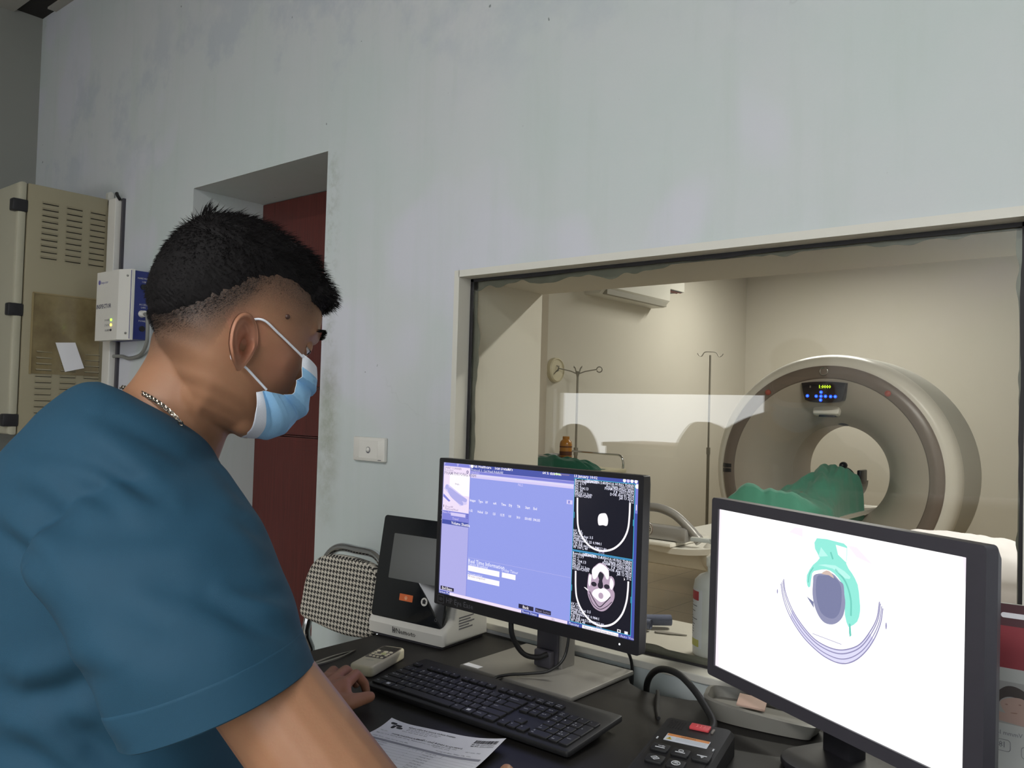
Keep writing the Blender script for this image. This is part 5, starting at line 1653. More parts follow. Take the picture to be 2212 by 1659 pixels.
us = [-.127 + .228 * i / 56 for i in range(57)]
n = 64
vs, fs = [], []
for u in us:
    for k in range(n):
        f, s_ = head_fs(2 * PI * k / n, u)
        vs.append(Hd(f, s_, u))
for i in range(len(us) - 1):
    for k in range(n):
        fs.append((i * n + k, i * n + (k + 1) % n, (i + 1) * n + (k + 1) % n, (i + 1) * n + k))
fs.append(tuple(range(n))[::-1]); fs.append(tuple(range((len(us) - 1) * n, len(us) * n)))
mb.add(vs, fs)
capsule(mb, Hd(.084, 0, .012), Hd(.103, 0, -.046), .0095, .0145)
for s_ in (-1, 1):
    mb.ball(Hd(.094, s_ * .012, -.05), .011)
    capsule(mb, Hd(.088, s_ * .012, .022), Hd(.070, s_ * .046, .022), .0125, .012)
    mb.ball(Hd(.050, s_ * .046, -.032), .0185)
    capsule(mb, Hd(.060, s_ * .012, -.108), Hd(.004, s_ * .046, -.066), .020, .019)
mb.ball(Hd(.066, 0, -.106), .023)
capsule(mb, Hd(.095, -.018, -.083), Hd(.095, .018, -.083), .009, .009)
# neck and trunk
NB = fig(335, 955, 1.03)
nk_ = []
for px_, py_, a_, b_, tl in ((446, 765, .056, .048, 45), (432, 790, .066, .053, 45), (421, 814, .0705, .0545, 45), (408, 846, .0665, .056, 45), (391, 873, .0645, .058, 44), (371, 904, .0645, .063, 42), (346, 935, .066, .074, 40), (315, 975, .070, .085, 36), (295, 1010, .065, .08, 34)):
    nk_.append((fig(px_, py_, 1.02), (FH * math.cos(R(tl)) - ZZ * math.sin(R(tl))) * a_, SD * b_))
nC, nA, nB = (smooth_path([q[k] for q in nk_], 5) for k in range(3))
nvs = [c + a_ * math.cos(2 * PI * k / 48) + b_ * math.sin(2 * PI * k / 48) for c, a_, b_ in zip(nC, nA, nB) for k in range(48)]
mb.add(nvs, [(i * 48 + k, i * 48 + (k + 1) % 48, (i + 1) * 48 + (k + 1) % 48, (i + 1) * 48 + k) for i in range(len(nC) - 1) for k in range(48)] + [tuple(range(48))[::-1], tuple(range(len(nvs) - 48, len(nvs)))])
chain(mb, [Hd(.004, 0, -.10), fig(432, 915, 1.02), fig(375, 1000, 1.03)], [.034, .036, .05])
RS, RM, RE = fig(385, 1135, .905), fig(525, 1430, .81), fig(792, 1792, .765)
RW = fig(1000, 1750, .985)
LS, LE, LW = fig(235, 1065, 1.2), fig(430, 1565, 1.26), fig(676, 1491, 1.375)
PEL = V((-1.06, .37, .565))
for sh_ in (RS, LS):
    chain(mb, [NB - ZZ * .02, NB.lerp(sh_, .5) - ZZ * .03, sh_], [.05, .043, .043])
chain(mb, [RS, RM, RE], [.045, .052, .0535])
chain(mb, [RE, RE.lerp(RW, .3), RW], [.050, .047, .028])
chain(mb, [LS, LE], [.05, .043])
chain(mb, [LE, LE.lerp(LW, .35), LW], [.043, .042, .028])
CH_ = fig(250, 1180, 1.02)
for s_ in (-1, 1):
    chain(mb, [NB + SD * s_ * .06 - ZZ * .05, CH_ + SD * s_ * .075, PEL + SD * s_ * .06 + ZZ * .12, PEL + SD * s_ * .07], [.06, .07, .065, .085])
# left hand, arched on the desk
def hand(wr, wr2, fingers, thumb, rad=.0088):
    for k, fg in enumerate(fingers):
        m = fg[0]
        capsule(mb, wr.lerp(wr2, k / 3), m, .0205, .0128)
        rr = rad * (1, 1.03, .98, .86)[k]
        chain(mb, fg, [.0118 * (1, 1, .97, .88)[k], rr, rr * .93, rr * .84])
        if k < 3:
            capsule(mb, fg[0].lerp(fingers[k + 1][0], .5), wr.lerp(wr2, .5), .012, .018)
    chain(mb, thumb, [.021, .0145, .0110, .0092])
    capsule(mb, thumb[1], fingers[0][0], .011, .012)
hand(fig(700, 1505, 1.372), fig(678, 1484, 1.395),
     [[fig(743, 1480, 1.40), fig(769, 1456, 1.435), fig(787, 1476, 1.45), fig(791, 1493, 1.448)],
      [fig(722, 1470, 1.415), fig(747, 1447, 1.458), fig(764, 1462, 1.475), fig(769, 1478, 1.474)],
      [fig(704, 1469, 1.425), fig(720, 1448, 1.464), fig(736, 1461, 1.48), fig(742, 1473, 1.478)],
      [fig(690, 1474, 1.43), fig(692, 1464, 1.455), fig(705, 1474, 1.462), fig(711, 1482, 1.46)]],
     [fig(706, 1520, 1.362), fig(748, 1519, 1.368), fig(780, 1510, 1.385), fig(799, 1505, 1.394)])
hand(RW + V((.012, .02, -.004)), RW + V((-.02, .03, -.002)),
     [[fig(1074, 1697, 1.085), fig(1094, 1664, 1.108), fig(1112, 1681, 1.122), fig(1117, 1698, 1.125)],
      [fig(1054, 1700, 1.09), fig(1071, 1676, 1.12), fig(1088, 1694, 1.13), fig(1092, 1706, 1.13)],
      [fig(1034, 1704, 1.095), fig(1048, 1688, 1.125), fig(1063, 1702, 1.13), fig(1068, 1710, 1.13)],
      [fig(1016, 1708, 1.10), fig(1026, 1698, 1.125), fig(1040, 1708, 1.13), fig(1046, 1714, 1.13)]],
     [fig(1064, 1735, 1.045), fig(1092, 1732, 1.06), fig(1112, 1722, 1.075), fig(1124, 1714, 1.085)])
# legs to the floor, under the desk
for s_ in (-1, 1):
    kn_ = PEL + FH * .43 + SD * s_ * .12 + ZZ * -.04
    an_ = V((kn_.x, kn_.y, .10)) - FH * .05
    chain(mb, [PEL + SD * s_ * .08, kn_, an_], [.085, .06, .042])
    capsule(mb, an_ - ZZ * .055, an_ + FH * .15 - ZZ * .065, .038, .03)

def skin_mat():
    m, nt, p, out = _new('tan_skin')
    co = N(nt, 'ShaderNodeTexCoord').outputs['Object']
    base = mixc(nt, noise_n(nt, 14, 5, .6, co), lin((142, 102, 76)), lin((158, 117, 89)))
    fine = ramp(nt, noise_n(nt, 160, 3, .6, co), [(.4, 0), (.75, .22)])
    base = mixc(nt, fine, base, lin((150, 100, 78)))
    at = N(nt, 'ShaderNodeAttribute')
    at.attribute_name = 'flush'
    base = mixc(nt, at.outputs['Fac'], base, lin((196, 124, 104)))
    st = N(nt, 'ShaderNodeAttribute')
    st.attribute_name = 'stubble'
    dots = ramp(nt, noise_n(nt, 900, 2, .6, co), [(.3, .72), (.6, 1)])
    base = mixc(nt, math_n(nt, 'MULTIPLY', st.outputs['Fac'], dots), base, lin((44, 38, 34)))
    nt.links.new(base, p.inputs['Base Color'])
    p.inputs['Roughness'].default_value = .5
    p.inputs['Specular IOR Level'].default_value = .35
    p.inputs['Subsurface Weight'].default_value = .12
    p.inputs['Subsurface Radius'].default_value = (.9, .35, .2)
    p.inputs['Subsurface Scale'].default_value = .008
    bump(nt, p, noise_n(nt, 420, 3, .6, co), .12, .001)
    return m
M_SKIN = skin_mat()
bod = remeshed(mb, 'body', M_SKIN, .0026, 7, man)
# ears, lids: welded into the same body mesh
UB = [(-.115, -.066), (-.088, -.052), (-.0765, -.040), (-.052, -.018), (-.038, -.002), (-.03, .012), (-.0045, .041), (.018, .046), (.05, .048), (.075, .052), (.12, .056)]
def u_edge(f):
    return interp([(a, b) for a, b in UB], f, 1)
def ear(side):
    e = MB(PM)
    ax = (FF * -.36 + UU * .933)
    fx = (FF * .933 + UU * .36)
    c0 = Hd(-.006, side * .0745, -.039)
    out_ = SD * side
    def P(rho, ph, back):
        a, b = rho * math.cos(ph), rho * math.sin(ph)
        w_ = .0185 * (1 - .42 * max(0, -b) ** 1.5 + .08 * max(0, b))
        x, y = a * w_ - .002 * max(0, -b), b * .0335
        flare = .016 * (.5 - .5 * a) ** 1.3
        rim = .0064 * math.exp(-((rho - .87) / .11) ** 2) * sstep(.85, .1, a) * sstep(-.9, -.4, b)
        anti = .004 * math.exp(-((math.hypot(a + .08, b - .06) - .52) / .12) ** 2) * sstep(.5, -.1, a)
        con = .0140 * math.exp(-(((a - .18) / .36) ** 2 + ((b + .12) / .42) ** 2))
        fossa = .003 * math.exp(-(((a - .05) / .4) ** 2 + ((b - .55) / .22) ** 2))
        trag = .0065 * math.exp(-(((a - .72) / .16) ** 2 + ((b + .16) / .2) ** 2))
        z = .003 + flare + rim + anti - con - fossa + trag
        if back:
            z -= .0035 + .004 * (1 - rho)
        return c0 + fx * x + ax * y + out_ * z
    nr, nph = 22, 56
    for bk in (0, 1):
        e.grid(lambda u, v: P(.02 + .98 * u, 2 * PI * v, bk), nr, nph, closed_v=True)
    b0, b1 = (nr - 1) * nph, nr * nph + (nr - 1) * nph
    e.f += [[b0 + k, b0 + (k + 1) % nph, b1 + (k + 1) % nph, b1 + k] for k in range(nph)]
    e.f.append([k for k in range(nph)]); e.f.append([nr * nph + k for k in range(nph)][::-1])
    e.m = [0] * len(e.f)
    return e
EC = {s_: Hd(.0765, s_ * .0315, .0015) for s_ in (-1, 1)}
extra = []
for s_ in (-1, 1):
    extra.append(ear(s_))
    lid = MB(PM)
    gaze = (FF * .93 + SD * s_ * .12 - UU * .3).normalized()
    sx_ = UU.cross(gaze).normalized(); uy_ = gaze.cross(sx_)
    for (a0, a1) in ((.12, 1.5), (-1.5, -.42)):
        lid.grid(lambda u, v: EC[s_] + (gaze * math.cos(a0 + (a1 - a0) * v) + uy_ * math.sin(a0 + (a1 - a0) * v)) * (.0134 * math.cos(1.35 * (u - .5) * 2)) + sx_ * (.0150 * math.sin(1.35 * (u - .5) * 2)), 18, 10)
    extra.append(lid)
bm_ = bmesh.new()
bm_.from_mesh(bod.data)
for e in extra:
    vv = [bm_.verts.new(v) for v in e.v]
    for f in e.f:
        try:
            bm_.faces.new([vv[i] for i in f]).smooth = True
        except ValueError:
            pass
bm_.to_mesh(bod.data)
bm_.free()
at_s = bod.data.attributes.new('stubble', 'FLOAT', 'POINT')
at_f = bod.data.attributes.new('flush', 'FLOAT', 'POINT')
sv, fv = [], []
earc = Hd(-.006, .08, -.039)
handc = fig(745, 1480, 1.41)
for v in bod.data.vertices:
    q = v.co + PB - HO
    f, s_, u = q.dot(FF) / .95, q.dot(SD), q.dot(UU)
    st = 0.
    if q.length < .2 and abs(s_) < .0835:
        d = u - u_edge(f)
        lo = -.075 if f < -.03 else -.055
        st = sstep(lo, .012, d) * (1 - sstep(.045, .088, f)) * (1.0 if f < -.02 else .85)
        st = max(st, .85 * sstep(-.098, -.04, u) * (1 - sstep(-.085, -.03, f)))
        if (v.co + PB - earc).length < .034 and abs(s_) > .0765:
            st *= .1
    sv.append(st ** .7)
    fl = .55 * max(0, 1 - (v.co + PB - earc).length / .045) if abs(s_) > .072 else 0
    fl = max(fl, .5 * max(0, 1 - (v.co + PB - handc).length / .09))
    fl = max(fl, .3 * max(0, 1 - (q - (FF * .05 + SD * .06 - UU * .035)).length / .05))
    fv.append(fl)
at_s.data.foreach_set('value', sv)
at_f.data.foreach_set('value', fv)

# eyes, brows, mole
M_EYE = pmat('eye_white', (214, 206, 200), .15, var=.02)
M_IRIS = pmat('dark_iris', (34, 24, 20), .1)
for s_ in (-1, 1):
    gaze = (FF * .93 + SD * s_ * .05 - UU * .25).normalized()
    e = MB(PM).ball(EC[s_], .0121, 0, n=24, m=16)
    ir = EC[s_] + gaze * .0095
    e.ball(ir, .0046, 1, n=18, m=12)
    e.build('eye', [M_EYE, M_IRIS], man)
def strands(mb, roots, mat=0):
    """thin tapering hairs: (root, direction, length, width, bend)"""
    for p, d, L, w_, bnd in roots:
        d = d.normalized()
        a = d.orthogonal().normalized()
        b = d.cross(a)
        vs, fs = [], []
        for i, t in enumerate((0, .4, .75)):
            c = p + d * (L * t) + bnd * (t * t * L)
            ww = w_ * (1, .85, .5)[i]
            for k in range(3):
                an = 2 * PI * k / 3
                vs.append(c + a * (ww * math.cos(an)) + b * (ww * math.sin(an)))
        vs.append(p + d * L + bnd * L)
        for i in range(2):
            for k in range(3):
                k2 = (k + 1) % 3
                fs.append((i * 3 + k, i * 3 + k2, i * 3 + 3 + k2, i * 3 + 3 + k))
        for k in range(3):
            fs.append((6 + k, 6 + (k + 1) % 3, 9))
        mb.add(vs, fs, mat)
random.seed(21)
M_HAIRM = pmat('black_cropped_hair', (17, 15, 16), .7, var=.25, scale=90, spec=.14)
for s_ in (-1, 1):
    rt_ = []
    for k in range(150):
        t = random.random()
        sv_ = s_ * (.012 + .042 * t)
        uu_ = .0225 + .0065 * math.sin(PI * min(1, t * .9 + .1)) + random.uniform(-.0032, .0032) * (1 - .5 * t)
        f, _ = 0, 0
        w_ = interp(HEAD, uu_, 3); xf = interp(HEAD, uu_, 1)
        f = xf * (max(0, 1 - (abs(sv_) / w_) ** 2.2)) ** .45 + .0035
        rt_.append((Hd(f, sv_, uu_), SD * s_ * .8 + UU * .15 + FF * .35, random.uniform(.006, .010), .0004, -UU * .1))
    eb = MB(PM)
    strands(eb, rt_)
    eb.build('eyebrow', M_HAIRM, man, 0, weld=False)
th_m = .9
MB(PM).ball(Hd(.030, .0735, .0140), .0032, n=14, m=10).build('mole', pmat('brown_mole', (62, 38, 30), .5), man)

# hair: a swept cap plus loose ends
def hair_off(th, u):
    f, s_ = head_fs(th, u)
    cen = V((-.012, 0, .0))
    nn = V((f, s_, u)) - cen
    nn = V((nn.x, nn.y * 1.25, nn.z * 1.05)).normalized()
    c = sstep(-.012, .045, u - u_edge(f)) if f < .05 else sstep(-.012, .018, u - u_edge(f))
    tt = .0055 + .0085 * sstep(.03, .095, u) - .004 * sstep(.05, .077, abs(s_)) * (1 - sstep(.05, .08, u))
    tuft = .006 * max(0, noise.noise(V((th * 3, u * 26, 1))))
    t = -.003 + c * (.003 + tt + tuft * sstep(.0, .06, u))
    g = sstep(.03, .078, f) * sstep(.052, .072, u)
    q = V((f, s_, u)) + nn * t
    q += V((.008 * g * (1 - .35 * sstep(.085, .10, u)), 0, -.002 * g))
    # curl standing up at the crown
    return q, nn, c
us = [-.066 + .1685 * i / 66 for i in range(67)]
hp = MB(PM)
n = 110
vs, fs = [], []
for u in us:
    for k in range(n):
        q, nn, c = hair_off(2 * PI * k / n, min(u, .1008))
        jit = .0012 * noise.noise(V((q.x * 240, q.y * 240, q.z * 240)))
        q = q + nn * jit
        vs.append(Hd(q.x, q.y, q.z))
for i in range(len(us) - 1):
    for k in range(n):
        fs.append((i * n + k, i * n + (k + 1) % n, (i + 1) * n + (k + 1) % n, (i + 1) * n + k))
fs.append(tuple(range((len(us) - 1) * n, len(us) * n)))
hp.add(vs, fs)
rts = []
tries = 0
while len(rts) < 9000 and tries < 90000:
    tries += 1
    th = random.uniform(0, 2 * PI)
    u = random.uniform(-.064, .1005)
    q, nn, c = hair_off(th, u)
    if random.random() > c * (.35 + 1.0 * sstep(0, .05, interp(HEAD, u, 3))):
        continue
    nw = (FF * nn.x + SD * nn.y + UU * nn.z).normalized()
    top = sstep(.045, .09, u)
    fr = sstep(.03, .08, q.x) * sstep(.05, .075, u)
    down = -UU * .9 - FF * .1
    fwd = FF * .85 + UU * .05 + SD * .25 * random.uniform(-1, 1)
    d = down * (1 - top) * (1 - fr) + fwd * max(top, fr) + nw * (.55 + .25 * random.random()) + V((random.uniform(-1, 1), random.uniform(-1, 1), random.uniform(-1, 1))) * .28
    L = (.006 + .006 * sstep(0, .06, u) + .006 * top + .003 * fr) * random.uniform(.6, 1.2) * (.3 + .7 * c)
    p = Hd(q.x, q.y, q.z) - nw * .003
    rts.append((p, d, L, .00042, (-UU * .25 * fr + FF * .1)))
tries = 0
nst = 0
while nst < 7000 and tries < 120000:
    tries += 1
    th = random.uniform(0, 2 * PI)
    u = random.uniform(-.075, .06)
    f, s_ = head_fs(th, u)
    d = u - u_edge(f)
    if f > .07 or d < -.035 or d > .02 or random.random() > sstep(-.036, .012, d):
        continue
    nw = (FF * f * 1.2 + SD * s_ * 1.3 + UU * .1 * u).normalized()
    dr = -UU * .8 - FF * .25 + nw * .35 + V((random.uniform(-1, 1), random.uniform(-1, 1), random.uniform(-1, 1))) * .2
    rts.append((Hd(f, s_, u) - nw * .0008, dr, .0018 + .0035 * sstep(-.03, .015, d), .00013, V((0, 0, 0))))
    nst += 1
strands(hp, rts)
# the tuft that curls up at the crown
for k in range(40):
    p = Hd(-.098 + random.uniform(-.006, .006), random.uniform(.0, .03), .085 + random.uniform(-.005, .004))
    strands(hp, [(p, UU * .9 - FF * .35 + SD * random.uniform(-.3, .3), random.uniform(.014, .026), .0005, FF * random.uniform(.1, .6))])
hp.build('hair', M_HAIRM, man, 0, weld=False)

# ---------------------------------------------------------------- face mask
MC = [(0, .1135, -.017), (.12, .120, -.030), (.25, .1225, -.045), (.45, .1235, -.068), (.62, .1195, -.088), (.76, .111, -.106), (.88, .095, -.119), (1, .068, -.1285)]
ME = [(0, .073, .0590, -.013), (.15, .080, .0610, -.030), (.32, .0825, .0615, -.046), (.48, .0825, .0625, -.059), (.62, .0745, .0645, -.068), (.75, .063, .0655, -.0705), (.88, .051, .0655, -.0735), (1, .041, .0635, -.080)]
def mask_pt(x, t, d=0.):
    s_ = 1 if x >= 0 else -1
    k = abs(x)
    ang = PI / 2 * k
    mf, mu = interp(MC, t, 1), interp(MC, t, 2)
    ef, es, eu = interp(ME, t, 1), interp(ME, t, 2), interp(ME, t, 3)
    f = ef + (mf - ef) * math.cos(ang)
    sd = es * math.sin(ang) ** .92
    kk = k ** 1.35
    u = mu + (eu - mu) * kk
    pl = (t * 3.3 + .10 * math.sin(3 * k)) % 1.0
    sat = (pl if pl < .82 else (1 - pl) / .18 * .82) / .82
    fold = .013 * (sat - .4) * sstep(.12, .25, t) * sstep(.98, .86, t) * (.35 + .65 * sstep(.2, .95, k))
    wr = .0018 * noise.noise(V((x * 4, t * 6, 3)))
    nd = V((math.cos(ang) + .1, s_ * math.sin(ang), -.1)).normalized()
    q = V((f, s_ * sd, u)) + nd * (fold + wr + d + .001)
    return Hd(q.x, q.y, q.z)
mk = MB(PM)
NU, NV = 90, 110
vs, fs, ms = [], [], []
for layer, d in ((0, .0007), (1, -.0007)):
    for i in range(NU):
        for j in range(NV):
            vs.append(mask_pt(-1 + 2 * i / (NU - 1), j / (NV - 1), d))
Q = NU * NV
def mcol(i, j):
    t = j / (NV - 1); x = abs(-1 + 2 * i / (NU - 1))
    if t > .925 or t < .03 or (t < .115 and x > .0):
        return 1
    if x > .985:
        return 1
    return 0
for i in range(NU - 1):
    for j in range(NV - 1):
        a = i * NV + j
        fs.append((a, a + 1, a + NV + 1, a + NV)); ms.append(mcol(i, j))
        fs.append((Q + a, Q + a + NV, Q + a + NV + 1, Q + a + 1)); ms.append(1)
edge = [i * NV for i in range(NU)] + [(NU - 1) * NV + j for j in range(1, NV)] + [i * NV + NV - 1 for i in range(NU - 2, -1, -1)] + [j for j in range(NV - 2, 0, -1)]
for k in range(len(edge)):
    a, b = edge[k], edge[(k + 1) % len(edge)]
    fs.append((a, b, Q + b, Q + a)); ms.append(1)
mk.add(vs, fs)
mk.m = ms
M_MASKB = pmat('pale_blue_nonwoven', (142, 190, 228), .85, var=.04, scale=60, bmp=.2, bscale=700)
M_MASKW = pmat('white_nonwoven', (222, 226, 236), .85, var=.03, scale=60, bmp=.2, bscale=700)
msk = mk.build('face_mask', [M_MASKB, M_MASKW], man, 60, weld=False)
msk['label'] = 'pale blue pleated face mask with white edges'
for s_ in (-1, 1):
    up = [Hd(.0745, s_ * .0615, -.0165), Hd(.051, s_ * .0690, -.0125), Hd(.027, s_ * .0760, -.0085), Hd(.006, s_ * .0800, -.005), Hd(-.006, s_ * .077, -.010), Hd(-.012, s_ * .075, -.022), Hd(-.010, s_ * .073, -.045), Hd(-.006, s_ * .0735, -.060), Hd(.012, s_ * .0735, -.0615), Hd(.031, s_ * .0705, -.0668), Hd(.050, s_ * .0675, -.0725)]
    MB(PM).tube(smooth_path(up, 6), .00145, 8).build('ear_loop', M_MASKW, msk)

# ---------------------------------------------------------------- scrub shirt
M_SCRUB = pmat('teal_scrub_cloth', (11, 62, 86), .78, var=.05, scale=140, bmp=.18, bscale=1400)
def proj_px(p):
    d = p - CAM
    z = d.dot(_fw)
    return CX + FOC * d.dot(_r) / z, CY - FOC * d.dot(_u) / z
# folds of the cloth: poly-line, depth of the valley (m), half width (px)
FOLDS = [
    ([(233, 911), (321, 950), (393, 986), (470, 1010)], .0028, 13),
    ([(130, 1040), (223, 1080), (262, 1112)], .0034, 16),
    ([(215, 1000), (290, 1054), (345, 1088)], .0036, 15),
    ([(-10, 1140), (40, 1180), (95, 1225)], .0040, 16),
    ([(470, 1010), (523, 1069), (556, 1120)], .0030, 14),
    ([(505, 1118), (548, 1150), (590, 1180)], .0026, 12),
    ([(440, 1300), (500, 1330), (560, 1356), (625, 1374)], .0034, 15),
    ([(500, 1278), (560, 1290), (612, 1288)], .0022, 12),
    ([(120, 1130), (240, 1155), (360, 1150), (470, 1115)], .0022, 26),
    ([(235, 1340), (320, 1390), (420, 1420)], .0026, 26),
    ([(290, 1250), (400, 1262), (500, 1240)], .0016, 24),
    ([(0, 1483), (52, 1509), (130, 1494), (210, 1462)], .0058, 22),
    ([(0, 1590), (70, 1630), (150, 1690)], .0050, 24),
    ([(120, 1560), (190, 1590), (250, 1650)], .0045, 22),
    ([(20, 1060), (90, 1085), (150, 1130)], .0026, 20),
    ([(60, 960), (160, 985), (240, 1030)], .0020, 22)]
def seg_d(px, py, a, b):
    dx, dy = b[0] - a[0], b[1] - a[1]
    L2 = dx * dx + dy * dy
    t = max(0, min(1, ((px - a[0]) * dx + (py - a[1]) * dy) / L2))
    qx, qy = a[0] + dx * t, a[1] + dy * t
    sg = 1 if dx * (py - a[1]) - dy * (px - a[0]) > 0 else -1
    return math.hypot(px - qx, py - qy), t, sg
def fold_h(px, py):
    h = 0
    for pts, amp, wd in FOLDS:
        best = None
        for i in range(len(pts) - 1):
            d, t, sg = seg_d(px, py, pts[i], pts[i + 1])
            if best is None or d < best[0]:
                best = (d, (i + t) / (len(pts) - 1), sg)
        d, t, sg = best
        wd *= 1.5
        if d < wd * 4.5:
            tap = (.25 + .75 * math.sin(PI * min(1, max(0, t)))) ** .8
            x = d * sg / wd
            h += 1.7 * amp * tap * (-math.exp(-x * x) + .75 * math.exp(-((x + 1.7) / 1.15) ** 2) + .25 * math.exp(-((x - 1.9) / 1.3) ** 2))
    return h
def loft(rings, nring, nseg, fold=True, sup=1.0):
    """rings: (centre, axis a, axis b) world vectors; smooth skin over them"""
    C_ = smooth_path([r_[0] for r_ in rings], nring)
    A_ = smooth_path([r_[1] for r_ in rings], nring)
    B_ = smooth_path([r_[2] for r_ in rings], nring)
    P = []
    for c, a, b in zip(C_, A_, B_):
        row = []
        for k in range(nseg):
            t = 2 * PI * k / nseg
            ca, sa = math.cos(t), math.sin(t)
            row.append(c + a * math.copysign(abs(ca) ** sup, ca) + b * math.copysign(abs(sa) ** sup, sa))
        P.append(row)
    if fold:
        O = [[p.copy() for p in row] for row in P]
        for i in range(len(P)):
            for k in range(nseg):
                p = O[i][k]
                du = O[min(i + 1, len(P) - 1)][k] - O[max(i - 1, 0)][k]
                dv = O[i][(k + 1) % nseg] - O[i][k - 1]
                nn = du.cross(dv)
                if nn.length < 1e-9:
                    continue
                nn.normalize()
                if nn.dot(p - C_[i]) < 0:
                    nn = -nn
                face = nn.dot((CAM - p).normalized())
                px, py = proj_px(p)
                h = fold_h(px, py) * sstep(-.05, .3, face)
                h += .0022 * noise.noise(V((p.x * 9, p.y * 9, p.z * 7))) + .001 * noise.noise(V((p.x * 26, p.y * 26, p.z * 18)))
                P[i][k] = p + nn * h
    vs = [p for row in P for p in row]
    m_ = len(P)
    fs = [(i * nseg + k, i * nseg + (k + 1) % nseg, (i + 1) * nseg + (k + 1) % nseg, (i + 1) * nseg + k) for i in range(m_ - 1) for k in range(nseg)]
    return vs, fs
def bring(px, py, d, a, b, tilt=0.):
    t = R(tilt)
    return (fig(px, py, d), (FH * math.cos(t) - ZZ * math.sin(t)) * a, SD * b)
torso = [bring(331, 905, 1.02, .0765, .086, 32), bring(320, 925, 1.02, .092, .120, 31), bring(308, 962, 1.02, .108, .160, 28), bring(292, 1010, 1.02, .124, .188, 24), bring(262, 1085, 1.02, .141, .205, 17), bring(236, 1210, 1.02, .148, .203, 11),
         bring(226, 1360, 1.02, .150, .190, 7), bring(232, 1500, 1.02, .150, .182, 5), bring(240, 1640, 1.01, .150, .178, 3), bring(228, 1790, 1.01, .152, .180, 2), bring(205, 1940, 1.01, .158, .186, 0)]
tv, tf = loft(torso, 12, 110, False)
def sring(p0, p1, d, hd, dd=0.):
    a = fig(p0[0], p0[1], d + dd)
    b = fig(p1[0], p1[1], d - dd)
    c = (a + b) / 2
    ax = (b - a) / 2
    return (c, ax, (_fw - ax.normalized() * _fw.dot(ax.normalized())).normalized() * hd)
sleeve = [sring((300, 960), (400, 975), .955, .045), sring((248, 1005), (466, 1012), .925, .060), sring((185, 1085), (512, 1072), .882, .080), sring((82, 1195), (558, 1150), .850, .095), sring((150, 1298), (592, 1242), .828, .098),
          sring((200, 1402), (622, 1310), .81, .094), sring((252, 1507), (640, 1370), .80, .086), sring((270, 1555), (654, 1412), .797, .084), sring((279, 1583), (664, 1440), .795, .083)]
sv1, sf1 = loft(sleeve, 12, 110, False)
def tubering(c, ax, r1, r2):
    a = ax.orthogonal().normalized()
    b = ax.cross(a).normalized()
    return (c, a * r1, b * r2)
axl = (LE - LS).normalized()
lsl = [tubering(LS - axl * .09 + ZZ * .01, axl, .05, .05), tubering(LS - axl * .03, axl, .085, .085), tubering(LS + axl * .06, axl, .085, .085), tubering(LS + axl * .16, axl, .078, .078), tubering(LS + axl * .22, axl, .076, .076)]
lv1, lf1 = loft(lsl, 8, 60, False)
shm = MB(PM)
for vv_, ff_, ns in ((tv, tf, 110), (sv1, sf1, 110), (lv1, lf1, 60)):
    L0 = len(vv_)
    shm.add(vv_, ff_ + [tuple(range(ns))[::-1], tuple(range(L0 - ns, L0))])
shirt = remeshed(shm, 'scrub_shirt', M_SCRUB, .0042, 14, man, .6)
bm_ = bmesh.new()
bm_.from_mesh(shirt.data)
bm_.normal_update()
mv = []
for v in bm_.verts:
    p = v.co + PB
    face = v.normal.dot((CAM - p).normalized())
    px, py = proj_px(p)
    h = fold_h(px, py) * sstep(-.05, .3, face)
    h += .0030 * noise.noise(V((p.x * 9, p.y * 9, p.z * 7))) + .0012 * noise.noise(V((p.x * 26, p.y * 26, p.z * 18)))
    mv.append(v.normal * (h + .0035))
for v, d in zip(bm_.verts, mv):
    v.co += d
for k in range(2):
    bmesh.ops.smooth_vert(bm_, verts=bm_.verts[:], factor=.5, use_axis_x=True, use_axis_y=True, use_axis_z=True)
bm_.to_mesh(shirt.data)
bm_.free()
shirt['label'] = 'teal short-sleeved scrub shirt'
# turned-up hem of the sleeve
hem = [sring((250, 1506), (641, 1369), .80, .0875), sring((267, 1556), (656, 1411), .797, .0858), sring((278, 1590), (668, 1445), .795, .0848)]
hv, hf = loft(hem, 12, 150)
hb_ = MB(PM)
C0 = [sum((hv[i * 150 + k] for k in range(150)), V()) / 150 for i in range(len(hv) // 150)]
o_, i_ = [], []
for i in range(len(C0)):
    for k in range(150):
        p = hv[i * 150 + k]
        d = (p - C0[i]).normalized()
        e = .0026 if 0 < i < len(C0) - 1 else .0012
        o_.append(p + d * e)
        i_.append(p - d * .0022)
L_ = len(o_)
nr = len(C0)
hb_.add(o_ + i_, hf + [tuple(L_ + q for q in f)[::-1] for f in hf] + [(k, L_ + k, L_ + (k + 1) % 150, (k + 1) % 150) for k in range(150)] + [((nr - 1) * 150 + k, (nr - 1) * 150 + (k + 1) % 150, L_ + (nr - 1) * 150 + (k + 1) % 150, L_ + (nr - 1) * 150 + k) for k in range(150)])
hb_.build('sleeve_hem', M_SCRUB, shirt, 40, weld=False)
# collar edge
cv = [torso[0][0] + torso[0][1] * math.cos(2 * PI * k / 60) + torso[0][2] * math.sin(2 * PI * k / 60) for k in range(60)]
MB(PM).tube(cv, .0026, 8, closed=True).build('collar_edge', M_SCRUB, shirt)
